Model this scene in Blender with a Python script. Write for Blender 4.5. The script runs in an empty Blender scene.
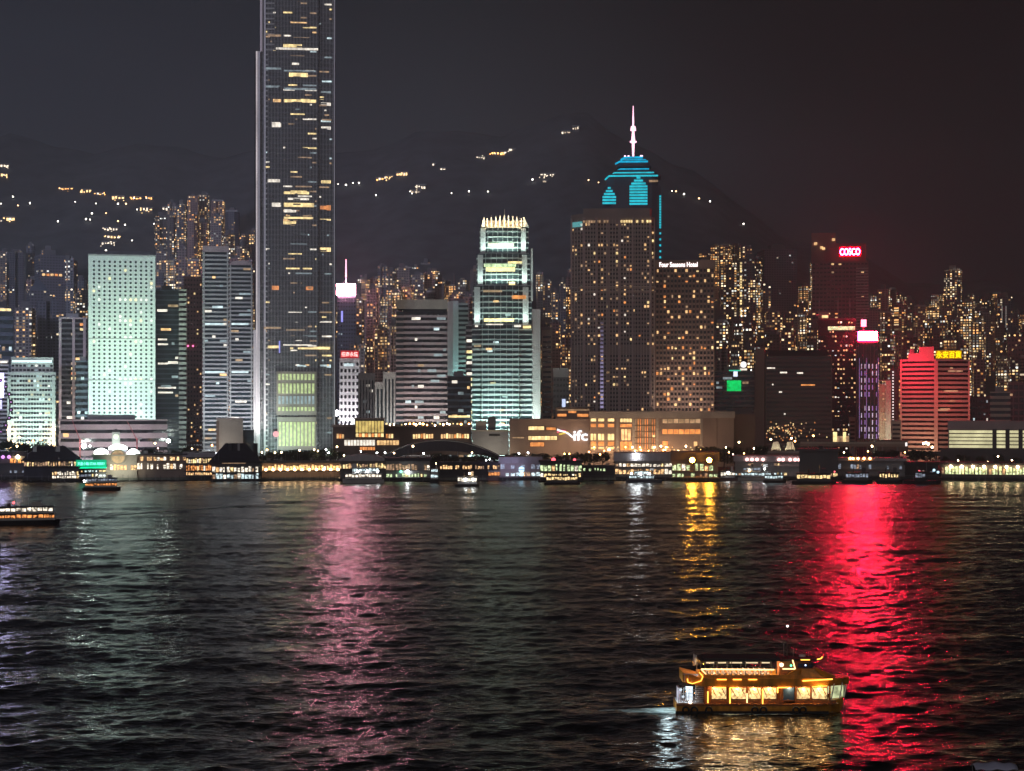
import bpy, bmesh, math, random
import numpy as np
from mathutils import Vector, Matrix
R = math.radians
random.seed(7)
scene = bpy.context.scene
COL = scene.collection

# ------------------------------------------------------------------ camera
F = 1800.0; CX = 512.0; HY = 407.0; CAMZ = 51.0
cam_d = bpy.data.cameras.new('camera')
cam = bpy.data.objects.new('camera', cam_d); COL.objects.link(cam)
cam_d.sensor_width = 36.0
cam_d.lens = 36.0 * F / 1024.0
cam_d.shift_y = (HY - 385.5) / 1024.0
cam_d.clip_start = 1.0; cam_d.clip_end = 20000.0
cam.location = (0, 0, CAMZ); cam.rotation_euler = (R(90), 0, 0)
scene.camera = cam

# ------------------------------------------------------------------ world: night sky with city glow
world = bpy.data.worlds.new('World'); scene.world = world
world.use_nodes = True
wt = world.node_tree; wt.nodes.clear()
def wn(t, **k):
    n = wt.nodes.new(t)
    for a, b in k.items(): setattr(n, a, b)
    return n
w_out = wn('ShaderNodeOutputWorld')
w_bg = wn('ShaderNodeBackground')
w_tc = wn('ShaderNodeTexCoord'); w_sep = wn('ShaderNodeSeparateXYZ')
w_x = wn('ShaderNodeMapRange'); w_x.inputs['From Min'].default_value = -0.30; w_x.inputs['From Max'].default_value = 0.30
w_rx = wn('ShaderNodeValToRGB')
w_rx.color_ramp.elements[0].position = 0.0; w_rx.color_ramp.elements[0].color = (0.021, 0.025, 0.036, 1)
w_rx.color_ramp.elements[1].position = 1.0; w_rx.color_ramp.elements[1].color = (0.0065, 0.0040, 0.0050, 1)
e = w_rx.color_ramp.elements.new(0.45); e.color = (0.022, 0.026, 0.033, 1)
e = w_rx.color_ramp.elements.new(0.75); e.color = (0.0105, 0.0100, 0.0125, 1)
w_z = wn('ShaderNodeValToRGB')
w_z.color_ramp.elements[0].position = 0.0; w_z.color_ramp.elements[0].color = (1, 1, 1, 1)
w_z.color_ramp.elements[1].position = 0.40; w_z.color_ramp.elements[1].color = (0.06, 0.06, 0.06, 1)
e = w_z.color_ramp.elements.new(0.20); e.color = (0.55, 0.55, 0.55, 1)
w_mul = wn('ShaderNodeMix', data_type='RGBA', blend_type='MULTIPLY'); w_mul.inputs[0].default_value = 1.0
w_sky = wn('ShaderNodeTexSky', sky_type='NISHITA'); w_sky.sun_disc = False
w_sky.sun_elevation = R(-4); w_sky.sun_rotation = R(180)
w_add = wn('ShaderNodeMix', data_type='RGBA', blend_type='ADD'); w_add.inputs[0].default_value = 0.01
L = wt.links.new
L(w_tc.outputs['Generated'], w_sep.inputs[0]); L(w_sep.outputs['X'], w_x.inputs['Value'])
L(w_x.outputs[0], w_rx.inputs[0]); L(w_sep.outputs['Z'], w_z.inputs[0])
L(w_rx.outputs[0], w_mul.inputs['A']); L(w_z.outputs[0], w_mul.inputs['B'])
L(w_mul.outputs['Result'], w_add.inputs['A']); L(w_sky.outputs[0], w_add.inputs['B'])
w_n = wn('ShaderNodeTexNoise'); w_n.inputs['Scale'].default_value = 3.2; w_n.inputs['Detail'].default_value = 5; w_n.inputs['Roughness'].default_value = .55
w_nm = wn('ShaderNodeMapping'); w_nm.inputs['Scale'].default_value = (1, 1, 2.6)
w_nr = wn('ShaderNodeMapRange'); w_nr.inputs['From Min'].default_value = .3; w_nr.inputs['From Max'].default_value = .7; w_nr.inputs['To Min'].default_value = .72; w_nr.inputs['To Max'].default_value = 1.32
w_m2 = wn('ShaderNodeVectorMath', operation='SCALE')
L(w_tc.outputs['Generated'], w_nm.inputs[0]); L(w_nm.outputs[0], w_n.inputs['Vector']); L(w_n.outputs['Fac'], w_nr.inputs['Value']); L(w_nr.outputs[0], w_m2.inputs['Scale'])
L(w_add.outputs['Result'], w_m2.inputs[0]); L(w_m2.outputs[0], w_bg.inputs['Color']); L(w_bg.outputs[0], w_out.inputs['Surface'])
w_bg.inputs['Strength'].default_value = 0.80

# the glow of the city behind the camera: one wide soft sun
sd = bpy.data.lights.new('city_glow', 'SUN'); sd.energy = 0.36; sd.angle = R(80); sd.color = (1.0, 0.93, 0.97)
so = bpy.data.objects.new('city_glow', sd); COL.objects.link(so)
so.rotation_euler = (R(68), 0, R(-14))

# added bluish spot behind and to the left, brightening left hill and haze
gd = bpy.data.lights.new('hill_fill_spot', 'SPOT'); gd.energy = 9.0e8; gd.color = (.60, .68, 1.0)
gd.spot_size = R(14.5); gd.spot_blend = 1.0; gd.shadow_soft_size = 260
go = bpy.data.objects.new('hill_fill_spot', gd); COL.objects.link(go); go.location = (-2600, -3500, 700)
go.rotation_euler = (Vector((-420, 2600, 190)) - go.location).to_track_quat('-Z', 'Y').to_euler()

scene.view_settings.view_transform = 'Standard'; scene.view_settings.look = 'None'
scene.view_settings.exposure = 0.0; scene.view_settings.gamma = 1.0
scene.view_settings.use_curve_mapping = False
scene.cycles.use_denoising = True
scene.cycles.max_bounces = 4; scene.cycles.diffuse_bounces = 2; scene.cycles.glossy_bounces = 3
scene.cycles.volume_bounces = 0; scene.cycles.transmission_bounces = 2
scene.cycles.sample_clamp_indirect = 8.0
scene.cycles.use_light_tree = True

# ------------------------------------------------------------------ materials
def new_mat(name):
    m = bpy.data.materials.new(name); m.use_nodes = True
    nt = m.node_tree; nt.nodes.clear()
    out = nt.nodes.new('ShaderNodeOutputMaterial'); p = nt.nodes.new('ShaderNodeBsdfPrincipled')
    nt.links.new(p.outputs[0], out.inputs['Surface'])
    return m, nt, p, out
def wall_mat(name, col, rough=0.8, var=0.18, scale=0.08, metallic=0.0):
    m, nt, p, out = new_mat(name)
    tc = nt.nodes.new('ShaderNodeTexCoord'); n = nt.nodes.new('ShaderNodeTexNoise')
    n.inputs['Scale'].default_value = scale; n.inputs['Detail'].default_value = 5
    mp = nt.nodes.new('ShaderNodeMapping'); mp.inputs['Scale'].default_value = (1, 1, 0.35)
    r = nt.nodes.new('ShaderNodeValToRGB')
    r.color_ramp.elements[0].position = 0.3; r.color_ramp.elements[1].position = 0.7
    r.color_ramp.elements[0].color = (*[c * (1 - var) for c in col], 1)
    r.color_ramp.elements[1].color = (*[min(1, c * (1 + var)) for c in col], 1)
    nt.links.new(tc.outputs['Object'], mp.inputs[0]); nt.links.new(mp.outputs[0], n.inputs['Vector'])
    nt.links.new(n.outputs['Fac'], r.inputs[0]); nt.links.new(r.outputs[0], p.inputs['Base Color'])
    p.inputs['Roughness'].default_value = rough; p.inputs['Metallic'].default_value = metallic
    return m
def glass_mat(name, col, rough=0.12):
    m, nt, p, out = new_mat(name)
    tc = nt.nodes.new('ShaderNodeTexCoord'); n = nt.nodes.new('ShaderNodeTexNoise')
    n.inputs['Scale'].default_value = 0.15
    r = nt.nodes.new('ShaderNodeValToRGB')
    r.color_ramp.elements[0].position = 0.35; r.color_ramp.elements[1].position = 0.65
    r.color_ramp.elements[0].color = (*[c * 0.6 for c in col], 1); r.color_ramp.elements[1].color = (*[c * 1.3 for c in col], 1)
    nt.links.new(tc.outputs['Object'], n.inputs['Vector']); nt.links.new(n.outputs['Fac'], r.inputs[0])
    nt.links.new(r.outputs[0], p.inputs['Base Color'])
    p.inputs['Roughness'].default_value = rough; p.inputs['IOR'].default_value = 1.6
    return m
def glow_mat(name, col, strength, sample=False, var=0.0, scale=0.5):
    """something that gives off light (lamp, sign, lit window)"""
    m, nt, p, out = new_mat(name)
    p.inputs['Base Color'].default_value = (*[min(0.8, c) * 0.5 for c in col], 1)
    p.inputs['Emission Color'].default_value = (*col, 1)
    p.inputs['Emission Strength'].default_value = strength
    if var:
        tc = nt.nodes.new('ShaderNodeTexCoord'); n = nt.nodes.new('ShaderNodeTexNoise'); n.inputs['Scale'].default_value = scale
        n.inputs['Detail'].default_value = 3
        mr = nt.nodes.new('ShaderNodeMapRange')
        mr.inputs['From Min'].default_value = 0.35; mr.inputs['From Max'].default_value = 0.65
        mr.inputs['To Min'].default_value = strength * (1 - var); mr.inputs['To Max'].default_value = strength * (1 + var)
        nt.links.new(tc.outputs['Object'], n.inputs['Vector']); nt.links.new(n.outputs['Fac'], mr.inputs['Value'])
        nt.links.new(mr.outputs[0], p.inputs['Emission Strength'])
    m.cycles.emission_sampling = 'FRONT_BACK' if sample else 'NONE'
    return m

FL = 1.1
W = {}
W['conc'] = wall_mat('grey_concrete', (0.30, 0.29, 0.29))
W['concd'] = wall_mat('dark_concrete', (0.12, 0.115, 0.12))
W['white'] = wall_mat('white_cladding', (0.70, 0.68, 0.67))
W['pale'] = wall_mat('pale_cladding', (0.50, 0.49, 0.47))
W['cream'] = wall_mat('cream_stone', (0.46, 0.40, 0.34))
W['brown'] = wall_mat('brown_stone', (0.20, 0.14, 0.11))
W['pinkw'] = wall_mat('pinkish_tile', (0.46, 0.37, 0.37))
W['blued'] = wall_mat('slate_cladding', (0.10, 0.115, 0.15))
W['mall'] = wall_mat('mall_stone', (0.34, 0.25, 0.20))
W['redd'] = wall_mat('dark_red_tile', (0.20, 0.12, 0.12))
W['glass'] = glass_mat('dark_glass', (0.018, 0.020, 0.026))
W['glassb'] = glass_mat('blue_glass', (0.03, 0.05, 0.06))
W['metal'] = wall_mat('grey_metal', (0.35, 0.35, 0.37), 0.45, 0.1, 0.3, 0.3)
W['dmetal'] = wall_mat('dark_metal', (0.05, 0.05, 0.055), 0.5, 0.2, 0.3, 0.3)
W['roofd'] = wall_mat('dark_roof', (0.045, 0.045, 0.06), 0.7, 0.3, 0.3)
W['rooft'] = wall_mat('grey_roof', (0.42, 0.38, 0.40), 0.7, 0.15, 0.3)
W['black'] = wall_mat('black_paint', (0.015, 0.015, 0.017), 0.5, 0.3, 0.5)
W['bark'] = wall_mat('bark', (0.07, 0.05, 0.04), 0.9, 0.3, 2)
W['leaf'] = wall_mat('foliage', (0.04, 0.055, 0.032), 0.8, 0.5, 0.5)
W['sea'] = wall_mat('seawall_stone', (0.16, 0.17, 0.14), 0.8, 0.3, 0.3)
E = {}
E['warm'] = glow_mat('warm_window', (1.0, 0.60, 0.26), 1.15, var=0.45, scale=0.25)
E['orange'] = glow_mat('orange_window', (1.0, 0.36, 0.10), 1.0, var=0.45, scale=0.25)
E['gold'] = glow_mat('golden_window', (1.0, 0.74, 0.33), 1.45, var=0.4, scale=0.25)
E['cool'] = glow_mat('cool_window', (0.72, 0.92, 0.95), 0.95, var=0.45, scale=0.25)
E['white'] = glow_mat('white_window', (1.0, 0.90, 0.75), 1.2, var=0.4, scale=0.25)
E['dimw'] = glow_mat('dim_warm_window', (1.0, 0.62, 0.35), 0.36, var=0.5, scale=0.25)
E['dimc'] = glow_mat('dim_cool_window', (0.65, 0.80, 0.85), 0.3, var=0.5, scale=0.25)
E['green'] = glow_mat('green_lit_window', (0.74, 0.92, 0.42), 0.62, var=0.4, scale=0.4)
E['lgreen'] = glow_mat('pale_green_window', (0.72, 0.95, 0.50), 1.0, var=0.5, scale=0.35)
E['lamp'] = glow_mat('lamp_globe', (1.0, 0.68, 0.36), 42.0, True)
E['lampw'] = glow_mat('white_lamp_globe', (0.90, 0.97, 1.0), 60.0, True)
E['lampo'] = glow_mat('orange_lamp_globe', (1.0, 0.42, 0.11), 36.0, True)
E['lampp'] = glow_mat('pink_lamp_globe', (1.0, 0.55, 0.50), 9.0, True)

# ------------------------------------------------------------------ builders
class MB:
    def __init__(s): s.v = []; s.f = []; s.mi = []; s.m = 0; s.sm = []
    def box(s, x0, x1, y0, y1, z0, z1):
        b = len(s.v)
        s.v += [(x0,y0,z0),(x1,y0,z0),(x1,y1,z0),(x0,y1,z0),(x0,y0,z1),(x1,y0,z1),(x1,y1,z1),(x0,y1,z1)]
        for q in ((0,3,2,1),(4,5,6,7),(0,1,5,4),(1,2,6,5),(2,3,7,6),(3,0,4,7)):
            s.f.append(tuple(b + i for i in q)); s.mi.append(s.m)
        return s
    def prism(s, pts, z0, z1, pts2=None):
        """pts counter-clockwise seen from above"""
        pts2 = pts2 or pts; n = len(pts); b = len(s.v)
        s.v += [(x, y, z0) for x, y in pts] + [(x, y, z1) for x, y in pts2]
        s.f.append(tuple(b + i for i in reversed(range(n)))); s.mi.append(s.m)
        s.f.append(tuple(b + n + i for i in range(n))); s.mi.append(s.m)
        for i in range(n):
            j = (i + 1) % n
            s.f.append((b + i, b + j, b + n + j, b + n + i)); s.mi.append(s.m)
        return s
    def cyl(s, c, r, h, n=10, axis='z', r2=None):
        r2 = r if r2 is None else r2; b = len(s.v)
        for k, rr in ((0, r), (h, r2)):
            for i in range(n):
                a = 2 * math.pi * i / n; u, w = rr * math.cos(a), rr * math.sin(a)
                if axis == 'z': s.v.append((c[0] + u, c[1] + w, c[2] + k))
                elif axis == 'y': s.v.append((c[0] + u, c[1] + k, c[2] - w))
                else: s.v.append((c[0] + k, c[1] + u, c[2] + w))
        s.f.append(tuple(b + i for i in reversed(range(n)))); s.f.append(tuple(b + n + i for i in range(n)))
        s.mi += [s.m, s.m]
        for i in range(n):
            j = (i + 1) % n; s.f.append((b + i, b + j, b + n + j, b + n + i)); s.mi.append(s.m)
        return s
    def bar(s, p, q, r, n=6, r2=None):
        p = Vector(p); q = Vector(q); d = (q - p).normalized()
        u = d.orthogonal().normalized(); w = d.cross(u); r2 = r if r2 is None else r2; b = len(s.v)
        for c, rr in ((p, r), (q, r2)):
            for i in range(n):
                a = 2 * math.pi * i / n; s.v.append(tuple(c + u * rr * math.cos(a) + w * rr * math.sin(a)))
        s.f.append(tuple(b + i for i in reversed(range(n)))); s.f.append(tuple(b + n + i for i in range(n)))
        s.mi += [s.m, s.m]
        for i in range(n):
            j = (i + 1) % n; s.f.append((b + i, b + j, b + n + j, b + n + i)); s.mi.append(s.m)
        return s
    def ball(s, c, r, n=8, m=5, sz=1.0):
        b = len(s.v)
        s.v.append((c[0], c[1], c[2] - r * sz))
        for k in range(1, m):
            t = math.pi * k / m
            for i in range(n):
                a = 2 * math.pi * i / n
                s.v.append((c[0] + r * math.sin(t) * math.cos(a), c[1] + r * math.sin(t) * math.sin(a), c[2] - r * sz * math.cos(t)))
        s.v.append((c[0], c[1], c[2] + r * sz)); top = len(s.v) - 1
        for i in range(n):
            j = (i + 1) % n
            s.f.append((b, b + 1 + j, b + 1 + i)); s.mi.append(s.m)
            for k in range(m - 2):
                o = b + 1 + k * n; s.f.append((o + i, o + j, o + n + j, o + n + i)); s.mi.append(s.m)
            o = b + 1 + (m - 2) * n; s.f.append((o + i, o + j, top)); s.mi.append(s.m)
        return s
    def torus(s, c, R0, r0, axis='y', n=14, m=6):
        b = len(s.v)
        for i in range(n):
            a = 2 * math.pi * i / n
            for k in range(m):
                t = 2 * math.pi * k / m; rr = R0 + r0 * math.cos(t); h = r0 * math.sin(t)
                if axis == 'y': s.v.append((c[0] + rr * math.cos(a), c[1] + h, c[2] + rr * math.sin(a)))
                else: s.v.append((c[0] + h, c[1] + rr * math.cos(a), c[2] + rr * math.sin(a)))
        for i in range(n):
            for k in range(m):
                i2 = (i + 1) % n; k2 = (k + 1) % m
                s.f.append((b + i * m + k, b + i * m + k2, b + i2 * m + k2, b + i2 * m + k)); s.mi.append(s.m)
        return s
    def build(s, name, mats, parent=None, smooth=False):
        me = bpy.data.meshes.new(name); me.from_pydata(s.v, [], s.f)
        for m in (mats if isinstance(mats, (list, tuple)) else [mats]): me.materials.append(m)
        if any(s.mi): me.polygons.foreach_set('material_index', s.mi)
        if smooth: me.shade_smooth()
        o = bpy.data.objects.new(name, me); COL.objects.link(o)
        if parent is not None: o.parent = parent
        return o

def tag(o, label=None, cat=None, group=None, kind=None):
    if label: o['label'] = label
    if cat: o['category'] = cat
    if group: o['group'] = group
    if kind: o['kind'] = kind
    return o
def empty(name, loc, label, cat, group=None, rz=0.0):
    o = bpy.data.objects.new(name, None); COL.objects.link(o); o.empty_display_size = 1
    o.location = loc; o.rotation_euler = (0, 0, rz)
    return tag(o, label, cat, group)
def copy_tree(o, parent=None):
    c = o.copy(); COL.objects.link(c); c.parent = parent
    for ch in list(o.children): copy_tree(ch, c)
    return c
def text_mesh(s, size, mat, parent, name='lettering', loc=(0, 0, 0), depth=0.1, sx=1.0, fit=None, bold=0.0):
    c = bpy.data.curves.new('txt', 'FONT'); c.body = s; c.size = size; c.extrude = depth
    c.align_x = 'CENTER'; c.align_y = 'CENTER'; c.resolution_u = 3; c.offset = bold
    t = bpy.data.objects.new('txt', c); COL.objects.link(t)
    dg = bpy.context.evaluated_depsgraph_get(); dg.update()
    me = bpy.data.meshes.new_from_object(t.evaluated_get(dg)); me.name = name
    bpy.data.objects.remove(t)
    co = np.empty(len(me.vertices) * 3); me.vertices.foreach_get('co', co); co = co.reshape(-1, 3)
    w = co[:, 0].max() - co[:, 0].min(); h = co[:, 1].max() - co[:, 1].min()
    fx = fit[0] / w if fit else sx; fz = fit[1] / h if fit else 1.0
    cx = (co[:, 0].max() + co[:, 0].min()) / 2; cy = (co[:, 1].max() + co[:, 1].min()) / 2
    out = np.stack([(co[:, 0] - cx) * fx, -co[:, 2], (co[:, 1] - cy) * fz], 1)
    me.vertices.foreach_set('co', out.ravel()); me.materials.clear(); me.materials.append(mat); me.update()
    o = bpy.data.objects.new(name, me); COL.objects.link(o); o.parent = parent; o.location = loc
    return o

def wx(px, Y): return (px - CX) * Y / F
def wz(py, Y): return CAMZ - (py - HY) * Y / F
def Yw(py): return F * CAMZ / (py - HY)       # distance of a point on the water seen at row py

class T:
    """a thing facing the camera; local x to the right, y away from the viewer, z up, origin at its base"""
    def __init__(s, name, label, cat, pc, Y, base=4.0, group=None, rot=None):
        s.pc = pc; s.Y = Y; s.base = base; X = wx(pc, Y)
        a = math.atan2(X, Y) if rot is None else rot
        s.ca = math.cos(math.atan2(X, Y)); s.k = Y / F
        s.root = empty(name, (X, Y, base), label, cat, group, -a)
    def x(s, px): return (px - s.pc) * s.k * s.ca
    def z(s, py): return wz(py, s.Y) - s.base
    def part(s, name, mb, mat, parent=None, smooth=False, label=None, kind=None):
        o = mb.build(name, mat, parent or s.root, smooth)
        if label: o['label'] = label
        if kind: o['kind'] = kind
        return o
    def pbox(s, name, px0, px1, y0, y1, py0, py1, mat, parent=None, **k):
        return s.part(name, MB().box(s.x(px0), s.x(px1), y0, y1, s.z(py1), s.z(py0)), mat, parent, **k)
    def sign(s, px0, px1, py0, py1, face, y=-0.8, depth=0.6, text=None, tmat=None, tfit=0.8, tw=0.92, name='sign'):
        o = s.pbox(name, px0, px1, y - depth, y, py0, py1, face)
        if text:
            w = (s.x(px1) - s.x(px0)) * tw; h = (s.z(py0) - s.z(py1)) * tfit
            text_mesh(text, 5, tmat, o, 'lettering', ((s.x(px0) + s.x(px1)) / 2, y - depth - 0.25, (s.z(py0) + s.z(py1)) / 2), 0.12, fit=(w, h), bold=0.05)
        return o

def pick(w):
    t = random.random() * sum(v for _, v in w)
    for k, v in w:
        t -= v
        if t <= 0: return k
    return w[-1][0]
MIXW = [('warm', 4), ('gold', 2), ('orange', 1), ('white', 2), ('dimw', 5), ('cool', .6)]
MIXC = [('cool', 2), ('dimc', 5), ('white', 3), ('warm', 1), ('dimw', 2)]
MIXI = [('white', 3), ('gold', 3), ('dimw', 5), ('dimc', 2), ('cool', 1), ('warm', 1)]
MIXO = [('orange', 3), ('warm', 5), ('gold', 1), ('dimw', 4)]

def lit_rows(t, x0, x1, z0, z1, y, nrow, cell, p, mix, hfrac=0.5, run=1, most=90, skip=None, parent=None):
    """individual lit windows on a banded facade, each its own part"""
    made = 0; fh = (z1 - z0) / nrow; n = max(1, int((x1 - x0) / cell))
    cand = []
    for r in range(nrow):
        c = 0
        while c < n:
            if random.random() < p:
                k = random.randint(1, run); k = min(k, n - c); cand.append((r, c, k)); c += k + 1
            else: c += 1
    random.shuffle(cand); rest = {}
    for r, c, k in cand[:most]:
        za = z0 + r * fh + fh * (1 - hfrac) / 2; xa = x0 + c * (x1 - x0) / n; xb = xa + (x1 - x0) / n * k
        n_lit = sum(1 for q in t.root.children if q.name.startswith('lit_window'))
        em = pick(mix)
        if n_lit < 98: t.part('lit_window', MB().box(xa + .3, xb - .3, y - .12, y + .3, za, za + fh * hfrac), E[em], parent)
        else: rest.setdefault(em, MB()).box(xa + .3, xb - .3, y - .12, y + .3, za, za + fh * hfrac)
    for em, mb in rest.items(): t.part('lit_window', mb, E[em], parent, kind='stuff')

def banded(t, x0, x1, depth, z0, z1, nf, core, slab, frac=0.45, proud=0.45, piers=(), pier_mat=None, pier_w=1.0, name='spandrel', cap=None, capmat=None):
    t.part('glass_core', MB().box(x0, x1, 0, depth, z0, z1), core)
    fh = (z1 - z0) / nf
    for i in range(nf):
        t.part(name, MB().box(x0 - proud, x1 + proud, -proud, depth + proud, z0 + i * fh, z0 + i * fh + fh * frac), slab)
    for p in piers:
        t.part('pier', MB().box(p - pier_w / 2, p + pier_w / 2, -proud - .35, 1.0, z0, z1), pier_mat or slab)
    if cap:
        t.part('parapet', MB().box(x0 - proud - .1, x1 + proud + .1, -proud - .1, depth + proud + .1, z1, z1 + cap), capmat or slab)
        t.part('plant_room', MB().box(x0 + (x1 - x0) * .25, x0 + (x1 - x0) * .7, depth * .3, depth * .8, z1 + cap, z1 + cap + 4), W['conc'])

def gridded(t, x0, x1, depth, z0, z1, nc, nr, wallm, ww=0.55, wh=0.5, p=0.12, mix=MIXW, most=90, darkmat=None, topm=1.5, col_bias=None, body_name='wall', y=0.0, body=True):
    if body: t.part(body_name, MB().box(x0, x1, y, y + depth, z0, z1 + topm), wallm)
    cw = (x1 - x0) / nc; ch = (z1 - z0) / nr
    dark = MB(); cand = []
    for r in range(nr):
        for c in range(nc):
            pp = p * (col_bias(c, r) if col_bias else 1)
            xa = x0 + (c + .5) * cw; za = z0 + (r + .5) * ch
            bx = (xa - cw * ww / 2, xa + cw * ww / 2, y - .14, y + .2, za - ch * wh / 2, za + ch * wh / 2)
            if random.random() < pp:
                l_ = random.choice([0, 0, .25, .45]) * random.random(); bl = random.choice([0, 0, .2, .5])
                cand.append((bx[0] + (bx[1] - bx[0]) * l_, bx[1], bx[2], bx[3], bx[4], bx[5] - (bx[5] - bx[4]) * bl))
            else: dark.box(*bx)
    random.shuffle(cand)
    for bx in cand[:most]: t.part('lit_window', MB().box(*bx), E[pick(mix)])
    more = MB()
    for bx in cand[most:]:
        if most > 90: more.box(*bx)
        else: dark.box(*bx)
    if more.v: t.part('lit_window', more, E['warm'], kind='stuff')
    # side walls get their windows too
    ns = max(2, int(depth / abs(cw)))
    for r in range(nr):
        for c in range(ns):
            ya = y + (c + .5) * depth / ns; za = z0 + (r + .5) * ch; hw = depth / ns * ww / 2
            for xs in (x0, x1): dark.box(xs - .14, xs + .14, ya - hw, ya + hw, za - ch * wh / 2, za + ch * wh / 2)
    if dark.v: t.part('dark_window', dark, darkmat or W['glass'], kind='stuff')

def flood(name, loc, target, energy, col, sx, sy, spread=120):
    d = bpy.data.lights.new(name, 'AREA'); d.shape = 'RECTANGLE'; d.size = sx; d.size_y = sy
    d.energy = energy * FL; d.color = col; d.spread = R(spread)
    o = bpy.data.objects.new(name, d); COL.objects.link(o); o.location = loc
    v = Vector(target) - Vector(loc); o.rotation_euler = v.to_track_quat('-Z', 'Y').to_euler()
    return o
def flood_t(t, x, y, z, tx, ty, tz, energy, col, sx, sy=3, spread=120, name='floodlight'):
    """floodlight given in a thing's own frame"""
    M = Matrix.Rotation(t.root.rotation_euler.z, 4, 'Z'); o = Vector(t.root.location)
    return flood(name, o + M @ Vector((x, y, z)), o + M @ Vector((tx, ty, tz)), energy, col, sx, sy, spread)

# ------------------------------------------------------------------ terrain
RP = [(-400,190),(-150,150),(0,140),(150,150),(330,150),(400,140),(500,128),(580,116),(650,145),(720,195),(800,238),(900,275),(1024,292),(1200,310),(1500,330)]
RX = [a for a, _ in RP]; RYv = [b for _, b in RP]
def land(x, Y):
    """height of the land"""
    x = np.asarray(x, float); Y = np.asarray(Y, float)
    px = CX + x * F / 3300.0
    rid = CAMZ + (HY - np.interp(px, RX, RYv)) * 3300.0 / F
    rid = rid + 12 * np.sin(px * .045 + 1) + 4 * np.sin(px * .11)
    t = np.clip((Y - 1900) / 1400.0, 0, 1); s = t ** 1.25
    back = np.clip((Y - 3350) / 1500.0, 0, 1)
    h = 4 + (rid - 4) * s * (1 - back * 0.8)
    h = h + s * (1 - s) * 14 * (np.sin(x * .011 + Y * .004) * np.sin(Y * .006 - x * .003))
    return h
def on_hill(px, py):
    for Y in range(1950, 3350, 10):
        x = wx(px, Y); z = wz(py, Y)
        if land(x, Y) >= z: return x, float(Y), float(land(x, Y))
    return wx(px, 3300), 3300.0, float(land(wx(px, 3300), 3300))

def sheet(name, ys, us, zf, mat, smooth=True, fan=True):
    Yg, U = np.meshgrid(ys, us, indexing='ij')
    X = U * Yg if fan else U
    Z = zf(X, Yg)
    co = np.stack([X, Yg, Z], -1).reshape(-1, 3).astype(np.float32)
    nr, nc = len(ys), len(us)
    i = np.arange((nr - 1) * (nc - 1)); r = i // (nc - 1); c = i % (nc - 1); a = r * nc + c
    f = np.stack([a, a + 1, a + nc + 1, a + nc], 1).astype(np.int32)
    me = bpy.data.meshes.new(name)
    me.vertices.add(len(co)); me.vertices.foreach_set('co', co.ravel())
    me.loops.add(f.size); me.loops.foreach_set('vertex_index', f.ravel())
    me.polygons.add(len(f)); me.polygons.foreach_set('loop_start', np.arange(0, f.size, 4, dtype=np.int32))
    me.polygons.foreach_set('loop_total', np.full(len(f), 4, np.int32))
    me.update(calc_edges=True); me.materials.append(mat)
    if smooth: me.shade_smooth()
    o = bpy.data.objects.new(name, me); COL.objects.link(o); o['kind'] = 'structure'
    return o

hill_mat = wall_mat('forested_hill', (0.098, 0.104, 0.115), 1.0, 0.35, 0.03)
grd_mat = wall_mat('city_ground', (0.06, 0.058, 0.056), 0.9, 0.3, 0.05)
SHORE = 1290.0
sheet('ground', np.linspace(SHORE, 1920, 12), np.linspace(-1.3, 1.3, 30), lambda x, y: x * 0 + 4.0, grd_mat)
sheet('hills', np.linspace(1900, 5200, 90), np.linspace(-1.3, 1.3, 220), land, hill_mat)

# ------------------------------------------------------------------ water
wm, nt, p, out = new_mat('harbour_water')
p.inputs['Base Color'].default_value = (0.004, 0.006, 0.007, 1)
p.inputs['IOR'].default_value = 1.46
tc = nt.nodes.new('ShaderNodeTexCoord')
mp = nt.nodes.new('ShaderNodeMapping'); mp.inputs['Scale'].default_value = (0.46, 0.92, 1); mp.inputs['Rotation'].default_value = (0, 0, R(9))
n1 = nt.nodes.new('ShaderNodeTexNoise'); n1.inputs['Scale'].default_value = 1.0; n1.inputs['Detail'].default_value = 4.0; n1.inputs['Roughness'].default_value = 0.44
n1.inputs['Distortion'].default_value = 0.6
b1 = nt.nodes.new('ShaderNodeBump'); b1.inputs['Strength'].default_value = 1.0; b1.inputs['Distance'].default_value = 0.30
nt.links.new(tc.outputs['Object'], mp.inputs[0]); nt.links.new(mp.outputs[0], n1.inputs['Vector'])
# gusts: patches of livelier and calmer water
mp2 = nt.nodes.new('ShaderNodeMapping'); mp2.inputs['Scale'].default_value = (0.010, 0.022, 1)
n2 = nt.nodes.new('ShaderNodeTexNoise'); n2.inputs['Scale'].default_value = 1.0; n2.inputs['Detail'].default_value = 4
nt.links.new(tc.outputs['Object'], mp2.inputs[0]); nt.links.new(mp2.outputs[0], n2.inputs['Vector'])
g1 = nt.nodes.new('ShaderNodeMapRange'); g1.inputs['From Min'].default_value = 0.3; g1.inputs['From Max'].default_value = 0.7
g1.inputs['To Min'].default_value = 0.24; g1.inputs['To Max'].default_value = 0.52
nt.links.new(n2.outputs['Fac'], g1.inputs['Value']); nt.links.new(g1.outputs[0], b1.inputs['Distance'])
nt.links.new(n1.outputs['Fac'], b1.inputs['Height']); nt.links.new(b1.outputs[0], p.inputs['Normal'])
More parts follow.
